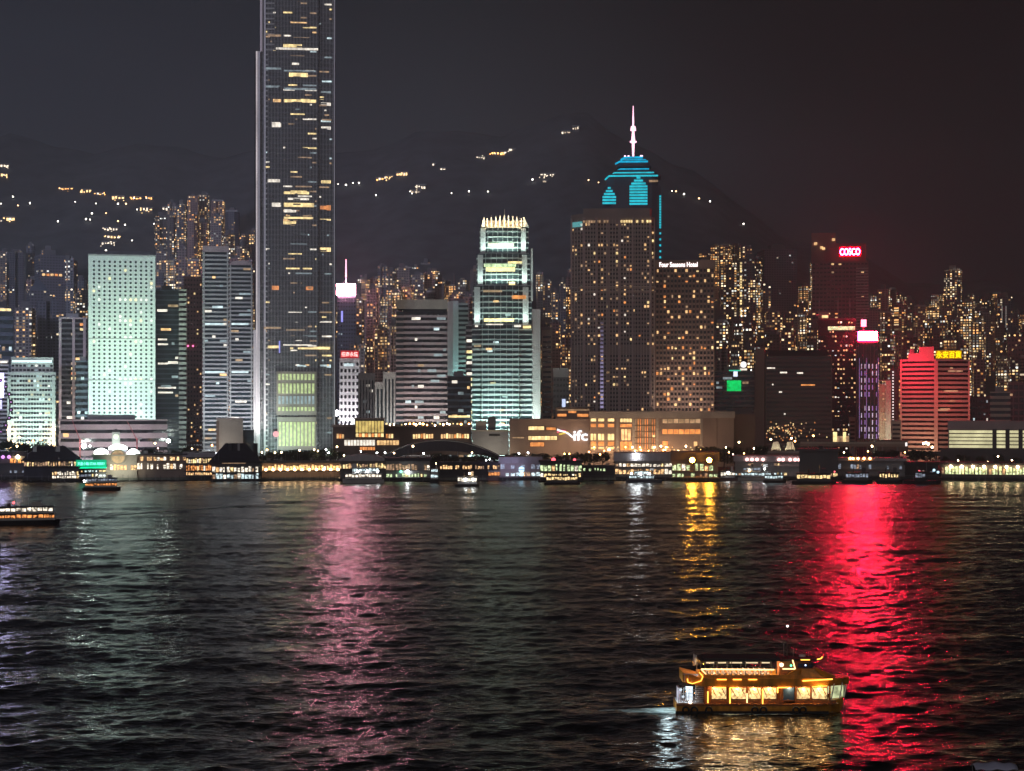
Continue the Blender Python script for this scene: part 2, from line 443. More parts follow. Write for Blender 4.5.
# unresolved ripples: finer roughness far out
sp = nt.nodes.new('ShaderNodeSeparateXYZ'); g2 = nt.nodes.new('ShaderNodeMapRange')
g2.inputs['From Min'].default_value = 250; g2.inputs['From Max'].default_value = 1200
g2.inputs['To Min'].default_value = 0.17; g2.inputs['To Max'].default_value = 0.25
nt.links.new(tc.outputs['Object'], sp.inputs[0]); nt.links.new(sp.outputs['Y'], g2.inputs['Value']); 
g3 = nt.nodes.new('ShaderNodeMapRange'); g3.inputs['From Min'].default_value = .3; g3.inputs['From Max'].default_value = .7; g3.inputs['To Min'].default_value = .82; g3.inputs['To Max'].default_value = 1.2
n3 = nt.nodes.new('ShaderNodeTexNoise'); n3.inputs['Scale'].default_value = 1.0; n3.inputs['Detail'].default_value = 5
mp3 = nt.nodes.new('ShaderNodeMapping'); mp3.inputs['Scale'].default_value = (0.05, 0.035, 1); nt.links.new(tc.outputs['Object'], mp3.inputs[0]); nt.links.new(mp3.outputs[0], n3.inputs['Vector'])
gm_ = nt.nodes.new('ShaderNodeMath'); gm_.operation = 'MULTIPLY'
nt.links.new(n3.outputs['Fac'], g3.inputs['Value']); nt.links.new(g3.outputs[0], gm_.inputs[0]); nt.links.new(g2.outputs[0], gm_.inputs[1]); nt.links.new(gm_.outputs[0], p.inputs['Roughness'])

rng = np.random.RandomState(3)
WAV = []
for i in range(60):
    lam = 2.2 * (10 / 2.2) ** rng.rand()
    th = rng.normal(R(96), R(44))
    k = 2 * math.pi / lam
    slope = 0.018 * (1.0 if lam < 20 else 0.8)
    WAV.append((k * math.cos(th), k * math.sin(th), rng.rand() * 6.283, slope / k, lam))
for i in range(26):
    lam = 15 * (52 / 15) ** rng.rand(); th = rng.normal(R(97), R(24)); k = 2 * math.pi / lam
    WAV.append((k * math.cos(th), k * math.sin(th), rng.rand() * 6.283, 0.0125 / k, lam))
def wave(x, y):
    z = np.zeros_like(x)
    near = y
    for kx, ky, ph, a, lam in WAV:
        # rows of the sheet get coarse far out: let the short waves fade there (roughness takes over)
        step = near * near / (F * CAMZ) * 0.6
        fade = np.clip(lam / (1.2 * step) - 0.25, 0, 1)
        z += a * fade * np.sin(kx * x + ky * y + ph)
    # old wakes: long low ridges
    for (xa, ya, xb, yb, am, wd) in WAKES:
        d = math.hypot(xb - xa, yb - ya); ux, uy = (xb - xa) / d, (yb - ya) / d
        s = (x - xa) * ux + (y - ya) * uy; q = -(x - xa) * uy + (y - ya) * ux
        q = q + 2.0 * np.sin(s * .02)
        z += am * np.exp(-(q / wd) ** 2) * np.cos(q / wd * 2.2) * np.clip(s / 20, 0, 1) * np.clip((d - s) / 60, 0, 1)
    return z
def wp(px, py): Y = Yw(py); return (wx(px, Y), Y)
WAKES = [(*wp(60, 521), *wp(340, 499), .35, 4.5), (*wp(0, 500), *wp(110, 490), .5, 5), (*wp(672, 712), *wp(420, 728), .22, 1.6), (*wp(672, 708), *wp(430, 690), .18, 1.6)]
pr = np.concatenate([np.linspace(1900, 800, 70), np.arange(799.5, 478.2, -0.55)])      # picture rows, near to far
ys = F * CAMZ / (pr - HY)
ys = np.concatenate([ys, [1296.0]])
us = np.concatenate([np.linspace(-1.4, -0.36, 30)[:-1], np.linspace(-0.36, 0.36, 960), np.linspace(0.36, 1.4, 30)[1:]])
us_n = us
sheet('water', ys, us_n, wave, wm)
sheet('seabed_shallows', np.array([-400., ys[0] + .0]), np.linspace(-1500, 1500, 12), lambda x, y: x * 0 - 0.0, wm, fan=False).name = 'water'
# far sides of the harbour
MB().box(-2600, 2600, SHORE - 1, SHORE + 1.0, -3, 4.25).build('seawall', W['sea'])['kind'] = 'structure'


# ================================================================== TALL BUILDINGS (left to right)
# --- tower with a bright violet screen at the frame's left edge
S_VIO = glow_mat('violet_white_screen', (0.62, 0.58, 1.0), 24.0, True, 0.5, 0.15)
t = T('office_tower', 'pale tower with a glaring violet-white screen, cut by the left edge of the view', 'office tower', -8, 1620)
banded(t, t.x(-34), t.x(8), 30, 0, t.z(362), 24, W['glass'], W['pale'], cap=2)
t.pbox('roof_light', -30, 7.5, -.9, -.5, 361, 363, E['white'])
t.sign(-20, 3.5, 374, 397, S_VIO, -.6, .5, name='screen')
t.pbox('lower_screen', -20, 2.0, -1.1, -.6, 400, 409, glow_mat('violet_screen_dim', (0.5, 0.48, 1.0), 2.0, True))

# --- observation wheel
t = T('observation_wheel', 'observation wheel with dark rim and cabins, mostly cut off by the left edge', 'ferris wheel', -29, 1400)
zc = t.z(406); RR = 37.5 * t.k
t.part('rim', MB().torus((0, -1.5, zc), RR, .45, 'y', 48, 6), W['dmetal']); t.part('rim', MB().torus((0, 1.5, zc), RR, .45, 'y', 48, 6), W['dmetal'])
for i in range(16):
    a = 2 * math.pi * i / 16; t.part('spoke', MB().bar((0, 0, zc), (RR * math.cos(a), 0, zc + RR * math.sin(a)), .12, 5), W['metal'])
for i in range(30):
    a = 2 * math.pi * (i + .5) / 30; q = (RR + .9) * math.cos(a), zc + (RR + .9) * math.sin(a)
    c = t.part('cabin', MB().ball((q[0], 0, q[1]), 1.7, 8, 5), W['dmetal'])
    t.part('cabin_light', MB().ball((q[0], -1.7, q[1]), .45, 6, 4), glow_mat('violet_cabin_light', (.8, .35, 1.0), 1.6) if i == 0 else bpy.data.materials['violet_cabin_light'], c)
t.part('hub', MB().cyl((0, -3, zc), 2, 6, 12, 'y'), W['metal'])
for s1 in (-1, 1): t.part('leg', MB().bar((s1 * 14, 0, 0), (0, 0, zc), .6, 6), W['pale'])

# --- pale square hotel with two-stepped top
t = T('hotel_block', 'broad pale-green floodlit block with square window grid and stepped lit top', 'hotel', 31, 1560)
gridded(t, t.x(8), t.x(56), 34, 0, t.z(374), 17, 19, W['pale'], .78, .46, .14, MIXC, 60)
gridded(t, t.x(11), t.x(53.5), 26, t.z(374) + 1.6, t.z(359), 11, 3, W['pale'], .7, .45, .05, MIXC, 8, body_name='upper_storey', y=3.0)
t.part('cornice_light', MB().box(t.x(12), t.x(52), 2.2, 2.7, t.z(362.2), t.z(360.2)), glow_mat('cornice_white', (.72, .98, 1.0), 1.5))
for px in (9, 53.5):
    t.part('pilaster', MB().box(t.x(px - 1.6), t.x(px + 1.6), -1.2, .2, 0, t.z(376)), W['pale'])
    flood_t(t, t.x(px), -5, 4, t.x(px), 0, 26, 3500, (1, .50, .18), 3, 2, 80)
    t.part('uplight', MB().ball((t.x(px), -3, t.z(430)), 1.4, 8, 5), E['lamp'])
flood_t(t, 0, -45, 4, 0, 0, 50, 42000, (.62, .98, .85), 40, 4)

# --- slim white-framed tower
t = T('office_tower', 'slim tower with white vertical fins and dark bays beside the pale square hotel', 'office tower', 73, 1640)
banded(t, t.x(59), t.x(87), 30, 0, t.z(319), 27, W['glass'], W['concd'], .4, .3, [t.x(60.2), t.x(73.6), t.x(84.5)], W['pinkw'], 2.4, cap=1.5, capmat=W['pinkw'])
lit_rows(t, t.x(62), t.x(84), 4, t.z(322), -.45, 27, 3.4, .10, MIXW, run=2, most=30)
flood_t(t, -12, -30, 8, -8, 0, 60, 9000, (1, .85, .85), 10, 3)
t = T('office_tower', 'dark low tower wedged between the slim fin tower and the round-windowed tower', 'office tower', 82, 1600)
banded(t, t.x(76), t.x(90), 20, 0, t.z(362), 16, W['glass'], W['blued'], cap=1)
lit_rows(t, t.x(77), t.x(88), 4, t.z(364), -.5, 16, 3, .12, MIXC, most=12)

# --- green tower of round windows
JW = 12; JH = 39
t = T('office_tower', 'green floodlit tower whose whole face is rows of small round windows', 'office tower', 121.5, 1600)
jz1 = t.z(256); jx0, jx1 = t.x(88.5), t.x(155.5)
t.part('wall', MB().box(jx0, jx1, 0, 44, 0, jz1), wall_mat('white_mosaic', (.66, .70, .66), .7, .05, .03))
t.part('parapet', MB().box(jx0 - .3, jx1 + .3, -.3, 44.3, jz1, jz1 + 1.4), W['conc'])
t.part('plant_room', MB().box(jx0 + 6, jx1 - 4, 8, 36, jz1 + 1.4, jz1 + 5), W['concd'])
cw = (t.x(151.5) - t.x(94)) / (JW - 1); rh = (t.z(262) - t.z(421)) / (JH - 1)
dark = MB(); cand = []
for r in range(JH):
    zz = t.z(421) + r * rh
    for c in range(JW):
        xx = t.x(94) + c * cw
        if r in (9, 10, 24, 29) and 5 <= c <= 11 and random.random() < .7: lit = True
        else: lit = random.random() < .05
        cand.append((xx, zz, lit))
cand.sort(key=lambda q: not q[2])
jd = glass_mat('round_window_glass', (.03, .045, .04), .2)
for k, (xx, zz, lit) in enumerate(cand):
    if k < 100: t.part('round_window', MB().cyl((xx, -.16, zz), 1.05, .3, 10, 'y'), (E[pick([('white', 2), ('gold', 1)])] if lit else jd))
    else: dark.cyl((xx, -.16, zz), 1.05, .3, 8, 'y')
t.part('round_window', dark, jd, kind='stuff')
for zz in (t.z(338.5), t.z(380)): t.part('service_floor', MB().box(jx0 - .1, jx1 + .1, -.2, .1, zz - .35, zz + .35), W['conc'])
flood_t(t, -5, -55, 2, 0, 0, 36, 62000, (.72, 1.0, .92), 60, 4, 120)
flood_t(t, 5, -80, 60, 2, 0, 150, 40000, (.64, 1.0, .70), 40, 4, 110)

# --- low striped post office in front, with two site cranes
t = T('post_office', 'low wide white block with dark window strips below the round-windowed tower', 'office block', 114, 1470)
banded(t, t.x(61), t.x(167), 26, 0, t.z(421), 5, W['glass'], W['pinkw'], .62, .6, cap=1.2)
lit_rows(t, t.x(63), t.x(165), 3, t.z(424), -.7, 5, 5, .06, MIXC, most=14)
flood_t(t, 0, -30, 3, 0, 0, 20, 7000, (1, .88, 1), 60, 2)
for nm, px, ang, lab in (('site_crane', 80, 1.9, 'pink-lit luffing crane leaning left, standing before the low striped block'), ('site_crane', 137, 2.0, 'pink-lit luffing crane leaning left at the right part of the low striped block')):
    t = T(nm, lab, 'crane', px, 1420)
    t.part('mast', MB().box(-.6, .6, -.6, .6, 0, 22), wall_mat('crane_red', (.5, .12, .14)))
    t.part('jib', MB().bar((0, 0, 21), (math.cos(ang) * 19, 0, 21 + math.sin(ang) * 17), .45, 5, .25), bpy.data.materials['crane_red'])
    t.part('cab', MB().box(.6, 2.2, -.8, .8, 19, 21.2), W['white'])
    t.part('counterweight', MB().box(1, 3.8, -1, 1, 21.3, 23), W['conc'])

# --- blue glass slab right of the green tower
t = T('office_tower', 'bluish glass slab with pale striped right wing, right of the round-windowed tower', 'office tower', 170, 1660)
banded(t, t.x(156), t.x(179), 30, 0, t.z(291), 34, W['glassb'], W['blued'], .3, .3, cap=1.5)
lit_rows(t, t.x(157), t.x(178.5), 3, t.z(294), -.35, 34, 3, .06, MIXC, run=3, most=30)
for r in (13, 14, 19, 23, 24): 
    z0 = t.z(294) * r / 34
    t.part('lit_window', MB().box(t.x(158), t.x(158 + random.randint(8, 19)), -.45, .2, z0 + 1.8, z0 + 3.3), E['white'])
t2 = T('office_tower', 'narrow pale tower with closely stacked stripes beside the bluish glass slab', 'office tower', 182.5, 1655)
banded(t2, t2.x(179.3), t2.x(186), 26, 0, t2.z(291), 34, W['glass'], W['pale'], .55, .4, cap=1.5)
t = T('office_tower', 'dark reddish tower with two tiny pink lamps left of the striped twin blocks', 'office tower', 192, 1720)
gridded(t, t.x(184), t.x(202), 26, 0, t.z(278), 6, 40, W['redd'], .5, .4, .10, MIXO, 60)
for px in (188, 193): t.part('beacon', MB().ball((t.x(px), -1, t.z(346)), 1.0, 6, 4), glow_mat('pink_beacon', (1, .15, .35), 3))

# --- twin striped blocks
for a, b, yt, nf, lab, rd in ((203, 228.5, 246, 48, 'left and taller of two joined grey towers with fine horizontal stripes', 0), (229.5, 252.5, 259, 46, 'right of two joined striped towers, with rounded top, touching the tallest skyscraper', 1)):
    t = T('office_tower', lab, 'office tower', (a + b) / 2, 1575 if not rd else 1570)
    banded(t, t.x(a), t.x(b), 32, 0, t.z(yt + 6), nf, W['glassb'], W['pale'], .42, .45, [t.x(a + 1), t.x(b - 1)], W['pale'], 1.2)
    if rd:
        n = 14; c = (t.x(a) + t.x(b)) / 2; rr = (t.x(b) - t.x(a)) / 2; zz = t.z(yt + 6)
        m = MB(); b0 = 0; pts = [(c + rr * math.cos(math.pi * i / n), zz + rr * .42 * math.sin(math.pi * i / n)) for i in range(n + 1)]
        m.v = [(x, 0, z) for x, z in pts] + [(x, 30, z) for x, z in pts]; k = n + 1
        m.f = [tuple(reversed(range(k))), tuple(range(k, 2 * k))] + [(i, i + 1, k + i + 1, k + i) for i in range(n)] + [(n, 0, k, 2 * k - 1)]; m.mi = [0] * len(m.f)
        t.part('rounded_roof', m, W['pinkw'])
    else: t.part('parapet', MB().box(t.x(a) - .5, t.x(b) + .5, -.5, 32.5, t.z(yt + 6), t.z(yt)), W['pinkw'])
    lit_rows(t, t.x(a + 1.5), t.x(b - 1.5), 3, t.z(yt + 8), -.5, nf, 3.2, .07, MIXC, run=3, most=34)
    for zz in (t.z(373), t.z(325)): t.part('lit_window', MB().box(t.x(a + 2), t.x(b - 4), -.55, .2, zz, zz + 1.7), E['dimw' if zz < 60 else 'cool'])
    flood_t(t, 0, -60, 5, 0, 0, 70, 16000, (.85, .92, 1), 25, 3)
t = T('podium_block', 'plain pale box-like block standing in front of the striped twin towers', 'building', 219, 1440)
t.pbox('wall', 216.5, 243, 0, 25, 419, 452, W['cream']); t.pbox('side_wing', 238, 254, 3, 25, 430, 452, W['glassb']); t.pbox('parapet', 216, 243.4, -.4, 25.4, 418, 419, W['pinkw'])
t.pbox('wall_edge', 216.2, 219, -.3, 1, 421, 452, W['brown'])
flood_t(t, 0, -25, 3, 0, 0, 20, 1500, (1, .9, .8), 12, 2)

# --- the tallest skyscraper
t = T('skyscraper', 'tallest skyscraper, dark glass with fine white mullions, running out of the top of view', 'skyscraper', 295, 1480)
z_top = 408.0; z_set = t.z(52)
def prof(x0, x1, z0, z1, dpt=52):
    w = x1 - x0; c = (x0 + x1) / 2
    return [(x0, 5), (x0 + w * .13, 4.2), (x0 + w * .13, 1.2), (x0 + w * .30, .2), (c, -.6), (x1 - w * .22, .2), (x1 - w * .22, 2.2), (x1 - w * .05, 3.2), (x1, 5), (x1, dpt - 5), (x1 - 5, dpt), (x0 + 5, dpt), (x0, dpt - 5)]
fc = W['glass']
secs = [(254.5, 336, 0, z_set), (262.5, 335.3, z_set, 397.0), (265.5, 332, 397.0, 402.0)]
for a, b, z0, z1 in secs:
    t.part('glass_shaft', MB().prism(prof(t.x(a) if z0 == 0 else t.x(a), t.x(b), z0, z1), z0, z1), fc)
spm = wall_mat('silver_spandrel', (.085, .09, .105), .5, .1, .05, .2)
nfl = 94
for i in range(nfl):
    z = 4 + i * (397.0 - 4) / nfl
    a, b = (257.5, 335) if z < z_set else ((263, 335) if z < 398 else (266.5, 331))
    w0, w1 = t.x(a), t.x(b); w = w1 - w0
    t.part('spandrel', MB().prism([(w0 + .5, 4.4), (w0 + w * .12, 3.4), (w0 + w * .125, .6), (w0 + w * .3, -.35), ((w0 + w1) / 2, -1.15), (w1 - w * .22, -.35), (w1 - w * .21, 1.5), (w1 - .5, 3.2), (w1 - .5, 50), (w0 + .5, 50)], z, z + 1.15), spm)
for i in range(92):
    z = 6 + i * (395.0 - 6) / 92; t.part('louvre', MB().box(t.x(265), t.x(280.5), 1.0, 2.4, z, z + 1.3), W['white'] if i % 9 else W['concd'])
mm = MB()
def front_y(px):
    u = (px - 254.5) / 81.5
    if u < .13: return 4.0
    if u < .78:
        c = abs(u - .5) / .28; return -.9 + min(1, c) * 1.0
    return 2.1 + (u - .78) / .22 * 1.4
px = 258.5
while px < 335:
    zt = z_set if px < 262.5 else 397.0
    mm.box(t.x(px) - .13, t.x(px) + .13, front_y(px) - 1.0, front_y(px) - .3, 3, zt); px += 1.45
t.part('mullion', mm, wall_mat('white_mullion', (.88, .87, .88), .5, .05), kind='stuff')
finm = wall_mat('white_fin', (.85, .80, .82), .5, .05)
for a, b, z0, z1 in ((256.0, 260.2, 0, z_set), (260.2, 262.6, z_set, 397), (333.8, 335.2, 0, 397), (263.8, 265.6, 0, 397)):
    t.part('corner_fin', MB().box(t.x(a), t.x(b), .3, 5.5, z0, z1), finm)
t.part('corner_glow', MB().box(t.x(256.3), t.x(257.3), -.4, .25, 6, z_set), glow_mat('fin_lit_glow', (1, .88, .90), .55, var=.3, scale=.03))  # glow strip puts the fin's floodlit look into the surface
t.part('corner_glow', MB().box(t.x(260.6), t.x(261.8), -.4, .25, z_set, 397), glow_mat('fin_lit_glow_upper', (.85, .72, .86), .22))  # same painted glow for the upper fin
t.part('corner_step', MB().box(t.x(253.4), t.x(256.2), 1, 8, 0, t.z(330)), finm)
for i in range(14):
    xx = t.x(268 + i * 4.6); t.part('crown_fin', MB().box(xx - .5, xx + .5, 2, 6, 402, z_top + 4 + 6 * math.sin(math.pi * (i + .5) / 14)), finm)
# lit strips seen on particular floors: px0, px1, row, height, tone
for a, b, y, h, e in ((268,281,36,2,'dimw'),(284,291,36,1.5,'white'),(283,302,46,3,'gold'),(276,318,49,2,'white'),(292,299,64,2,'white'),(289,308,75,4,'gold'),(266,281,69,2,'dimc'),(284,316,71,1.5,'dimc'),(266,280,87,2,'dimc'),(284,316,89,2,'dimc'),(319,331,91,2,'dimc'),(320,324,97,3,'gold'),(273,281,101,3,'warm'),(284,316,101,3,'gold'),(319,331,103,3,'white'),(319,331,120,2,'cool'),(272,281,125,5,'white'),(320,331,127,3,'white'),(268,280,181,3,'white'),(320,331,181,3,'gold'),(284,309,193,2.5,'gold'),(288,309,199,2,'white'),(272,281,205,4,'white'),(284,314,205,4,'gold'),(318,331,207,5,'orange'),(284,296,211,3,'white'),(284,313,218,2,'gold'),(318,331,219,1.5,'gold'),(283,296,223,3,'gold'),(318,331,249,4,'gold'),(272,279,288,4,'orange'),(306,313,288,4,'orange'),(290,330,348,2.5,'gold'),(268,280,347,2.5,'gold'),(264,281,328,2,'dimw'),(297,306,366,2,'cool'),(318,331,366,3,'cool'),(280,300,405,2,'gold'),(286,305,330,1.5,'dimw'),(283,312,345,1.2,'white')):
    yy = front_y((a + b) / 2); t.part('lit_window', MB().box(t.x(a), t.x(b), yy - .25, yy + .3, t.z(y + h / 2), t.z(y - h / 2)), E[e])
lit_rows(t, t.x(283), t.x(317), 20, 385, -1.2 + .6, 92, 1.9, .10, MIXI, .3, 7, 170)
lit_rows(t, t.x(265.5), t.x(282), 20, 385, 1.0, 92, 1.9, .09, MIXI, .3, 4, 60)
lit_rows(t, t.x(319), t.x(332), 20, 385, 1.8, 92, 1.9, .10, MIXI, .3, 5, 60)
# lobby: two storeys of green-lit glazing
lob = t.pbox('lobby_wall', 276.5, 316.5, -2.2, -1.2, 371.5, 415, W['cream'])
for r, (ya, yb) in enumerate(((374, 380), (383.5, 393.5), (396, 404), (407, 411))):
    for c in range(10):
        xa = 278.3 + c * 3.75; t.pbox('lobby_window', xa, xa + 2.3, -2.5, -2.1, ya, yb, E['green' if r != 2 else 'dimc'], lob)
low = t.pbox('entrance_hall', 277.5, 316, -2.6, -1.2, 417, 450, W['cream'])
for c in range(10):
    xa = 278.8 + c * 3.7; t.pbox('lobby_window', xa, xa + 2.4, -3.0, -2.5, 422, 446, E['green'], low)
t.part('roundel', MB().cyl((t.x(276), -3.2, t.z(434)), 2.4, .4, 14, 'y'), glow_mat('pink_roundel', (1, .35, .38), .9))
flood_t(t, -16, -30, 3, -14, 0, 55, 11000, (.70, 1.0, .92), 14, 3)
flood_t(t, 12, -26, 3, 6, 0, 70, 5000, (.80, .95, .90), 30, 3)
flood_t(t, -31, -14, 4, -30, 3, 160, 9000, (1, .93, .93), 3, 3, 60)
t.part('led_strip', MB().box(t.x(279), t.x(280.2), -.6, -.2, t.z(353), t.z(341)), glow_mat('blue_led_strip', (.35, .35, 1), 1.1))

# --- tower with pink sign and spire
S_PINK = glow_mat('pink_white_sign', (1.0, .36, .47), 120.0, True)
S_PINK2 = glow_mat('pink_spire_light', (1.0, .32, .42), 4.0)
t = T('office_tower', 'slender tower topped by a blazing pink-white sign and a pink lit mast', 'office tower', 346, 1900)
gridded(t, t.x(337.5), t.x(356), 24, 0, t.z(297), 7, 40, W['blued'], .5, .4, .09, MIXC, 50)
t.sign(336.5, 355.5, 284, 295, S_PINK, -1, 1)
t.part('spire', MB().cyl((0, 4, t.z(297)), .9, t.z(277) - t.z(297), 8), W['metal'])
t.part('spire_light', MB().cyl((0, 4, t.z(277)), .9, t.z(259) - t.z(277), 8, r2=.5), S_PINK2)
t.part('led_strip', MB().box(t.x(341), t.x(343), -.5, -.1, t.z(322), t.z(311)), bpy.data.materials['blue_led_strip'])

# --- white bank building with red sign
S_RED_D = glow_mat('red_sign_board', (.75, .02, .03), .55); S_TXT = glow_mat('white_pink_letters', (1, .62, .58), 2.0)
t = T('bank_building', 'small white floodlit block with red rooftop sign of four characters', 'office block', 349.5, 1640)
gridded(t, t.x(339.5), t.x(359.5), 20, 0, t.z(361), 5, 15, W['white'], .55, .5, .03, MIXC, 6, topm=2.5)
t.sign(340.5, 359, 350.5, 358, S_RED_D, 0, .8, '招商永隆', S_TXT, .62, .9)
t.part('sign_frame', MB().box(t.x(341), t.x(358), 0, 2, t.z(361) + 2.5, t.z(352)), W['dmetal'])
t.pbox('name_panel', 344, 353, -.6, -.2, 363.5, 366, E['cool'])
flood_t(t, 9, -14, 1, 5, 0, 26, 24000, (1, .92, 1), 6, 2, 120)
flood_t(t, 5, -32, 10, 0, 0, 50, 16000, (.95, .92, 1), 6, 2, 120)
t.part('uplight', MB().ball((t.x(336.5), -9, t.z(413)), 2.6, 8, 6), glow_mat('white_uplight', (1, .97, .98), 22.0, True))

for a, b, yt, wm_, gl, n, lab, fl in ((359, 374, 373, 'concd', 'glass', 5, 'narrow dark-grey block with vertical ribs right of the red rooftop sign block', 0), (376, 383.5, 382, 'pale', 'glassb', 2, 'very narrow white-ribbed block, lowest next to the taller white-ribbed block', 1), (384, 398, 372, 'pale', 'glassb', 4, 'white-ribbed narrow block with blank cap beside the cream striped tower', 1)):
    t = T('office_block', lab, 'office block', (a + b) / 2, 1600)
    t.part('glass_core', MB().box(t.x(a), t.x(b), 0, 22, 0, t.z(yt + 7)), W[gl])
    for i in range(n + 1):
        xx = t.x(a) + (t.x(b) - t.x(a)) * i / n; t.part('rib', MB().box(xx - .8, xx + .8, -1.0, 1, 0, t.z(yt + 7)), W[wm_])
    t.part('cap', MB().box(t.x(a) - .8, t.x(b) + .8, -1, 22, t.z(yt + 7), t.z(yt)), W[wm_])
    lit_rows(t, t.x(a) + 1, t.x(b) - 1, 3, t.z(yt + 10), -.2, 14, 2.5, .08, MIXC, most=6)
    if fl: flood_t(t, 0, -20, 3, 0, 0, 35, 3500, (.9, .97, 1), 6, 2)

# --- cream striped bank headquarters
t = T('office_tower', 'broad tower of thick cream and dark horizontal stripes under a blank cap', 'office tower', 422, 1600)
banded(t, t.x(397), t.x(447), 36, 0, t.z(312), 27, W['glass'], W['pinkw'], .46, .6)
t.part('dark_recess', MB().box(t.x(403), t.x(447), -.3, 36, t.z(312), t.z(309)), W['black'])
t.part('cap', MB().box(t.x(396.4), t.x(447.6), -.7, 37, t.z(309), t.z(299.5)), W['cream'])
t.part('corner_wall', MB().box(t.x(396.2), t.x(403.5), -.8, 10, 0, t.z(312)), W['glassb'])
for i in range(27):
    z = i * t.z(312) / 27; t.part('corner_spandrel', MB().box(t.x(396), t.x(403.4), -1.3, 11, z, z + 1.9), W['pinkw'])
lit_rows(t, t.x(405), t.x(446), 3, t.z(316), -.65, 27, 2.6, .08, MIXC, .5, 3, 60)
flood_t(t, 0, -50, 5, 0, 0, 70, 20000, (1, .88, .82), 35, 3)
t = T('office_tower', 'tower with one teal-lit flank showing behind the cream striped tower', 'office tower', 457, 1680)
banded(t, t.x(456), t.x(468), 26, 0, t.z(305), 32, W['glassb'], W['pale'], .5, .5, cap=2)
t.part('teal_flank', MB().prism([(t.x(447.5), 12), (t.x(453), -1), (t.x(458.5), -1.2), (t.x(458.5), 20)], 0, t.z(301)), W['white'])
flood_t(t, t.x(454), -22, 20, t.x(455), 0, 70, 16000, (.42, .95, .92), 5, 3, 80)
t.part('mast', MB().cyl((t.x(454), 5, t.z(301)), .3, 26, 6), W['metal'])
t = T('office_block', 'dark glass block with bright lower window strip, left of the stepped crown tower', 'office block', 459, 1520)
banded(t, t.x(447.5), t.x(471), 24, 0, t.z(377), 14, W['glass'], W['blued'], .35, .4, cap=1)
lit_rows(t, t.x(448.5), t.x(470), 3, t.z(379), -.5, 14, 2.4, .14, MIXC, run=2, most=30)
t.pbox('lit_window', 448.5, 470, -.7, -.2, 415.5, 417.5, E['gold'])
t = T('office_block', 'slim office block with stacked bright windows squeezed left of the crowned tower', 'office block', 469, 1620)
banded(t, t.x(466), t.x(474), 20, 0, t.z(326), 24, W['glass'], W['conc'], .4, .4, cap=1)
lit_rows(t, t.x(466.3), t.x(473), 20, t.z(338), -.5, 18, 5, .75, [('gold', 2), ('white', 2), ('lgreen', 1)], most=20)

# --- stepped tower with glowing crown
t = T('office_tower', 'stepped tower with green-white lit shoulders and a golden crown of fins', 'office tower', 503, 1550)
tiers = [(472, 532, 420.0, 325.0, 0.0), (473, 531.5, 325.0, 285.5, 1.5), (476.5, 530, 285.5, 253.0, 4.0), (479.5, 528.5, 253.0, 226.0, 7.0)]
DP = 46
tz0 = 0; sil = wall_mat('pale_metal_spandrel', (.50, .54, .53), .5, .08)
for n_, (a, b, yb, yt, iy) in enumerate(tiers):
    z0 = 0 if n_ == 0 else t.z(yb); z1 = t.z(yt); x0, x1 = t.x(a), t.x(b); w = x1 - x0
    foot = [(x0, iy + 5), (x0 + w * .14, iy + 4), (x0 + w * .16, iy + .9), (x0 + w * .5, iy), (x1 - w * .22, iy + .9), (x1 - w * .20, iy + 4), (x1, iy + 5), (x1, DP - iy), (x0, DP - iy)]
    t.part('glass_tier', MB().prism(foot, z0, z1), W['glassb'])
    nf = max(3, int((z1 - z0) / 4.3))
    for i in range(nf):
        z = z0 + (z1 - z0) * i / nf
        t.part('spandrel', MB().prism([(x0 - .3, iy + 4.6), (x0 + w * .14, iy + 3.5), (x0 + w * .155, iy + .4), (x0 + w * .5, iy - .5), (x1 - w * .215, iy + .4), (x1 - w * .20, iy + 3.5), (x1 + .3, iy + 4.6), (x1 + .3, DP - iy), (x0 - .3, DP - iy)], z, z + (1.9 if n_ == 0 and z < t.z(345) else 1.2)), sil)
    for k in range(7):
        xx = x0 + w * (.17 + .61 * k / 6); t.part('mullion', MB().box(xx - .2, xx + .2, iy - .8, iy + .8, z0 + 1, z1), sil)
    if n_:
        for sx, fx in ((x0 + w * .07, 1), (x1 - w * .10, 1)):
            t.part('shoulder_panel', MB().box(sx - w * .05, sx + w * .05, iy + 2.9, iy + 4.2, z0, z1 - 1), W['white'])
        flood_t(t, 0, iy - 5, z0 + .5, 0, iy + 2, z0 + 20, [0, 3200, 7000, 8500][n_], (.74, 1.0, .84), w * .6, 1.0, 120)
        for sx in (x0 + w * .07, x1 - w * .10): flood_t(t, sx, iy - 2.5, z0 + 1, sx, iy + 4, z0 + 16, 1000, (.72, 1.0, .92), w * .1, 1, 110)
cz = t.z(226)
t.part('crown_core', MB().box(t.x(485), t.x(525), 12, 36, cz, t.z(219)), W['cream'])
for i in range(11):
    px_ = 483 + i * 4.25; h = 214.5 + abs(i - 5) ** 2 * .17; xx = t.x(px_)
    t.part('crown_fin', MB().prism([(xx - .45, 7.5), (xx + .45, 7.5), (xx + .45, 12), (xx - .45, 12)], cz, t.z(h)), W['white'])
for a, b in ((481, 484.5), (523.5, 529)):
    sgn = -1 if a < 500 else 1; xa, xb = t.x(a), t.x(b)
    m = MB(); zt = t.z(216)
    if sgn < 0: m.prism([(xa, 8), (xb, 8), (xb, 30), (xa, 30)], cz, zt, [(xb - .8, 8), (xb, 8), (xb, 30), (xb - .8, 30)])
    else: m.prism([(xa, 8), (xb, 8), (xb, 30), (xa, 30)], cz, zt, [(xa, 8), (xa + .8, 8), (xa + .8, 30), (xa, 30)])
    t.part('crown_shoulder', m, W['white'])
t.part('antenna', MB().cyl((t.x(504.5), 14, t.z(219)), .3, 10, 6), W['metal'])
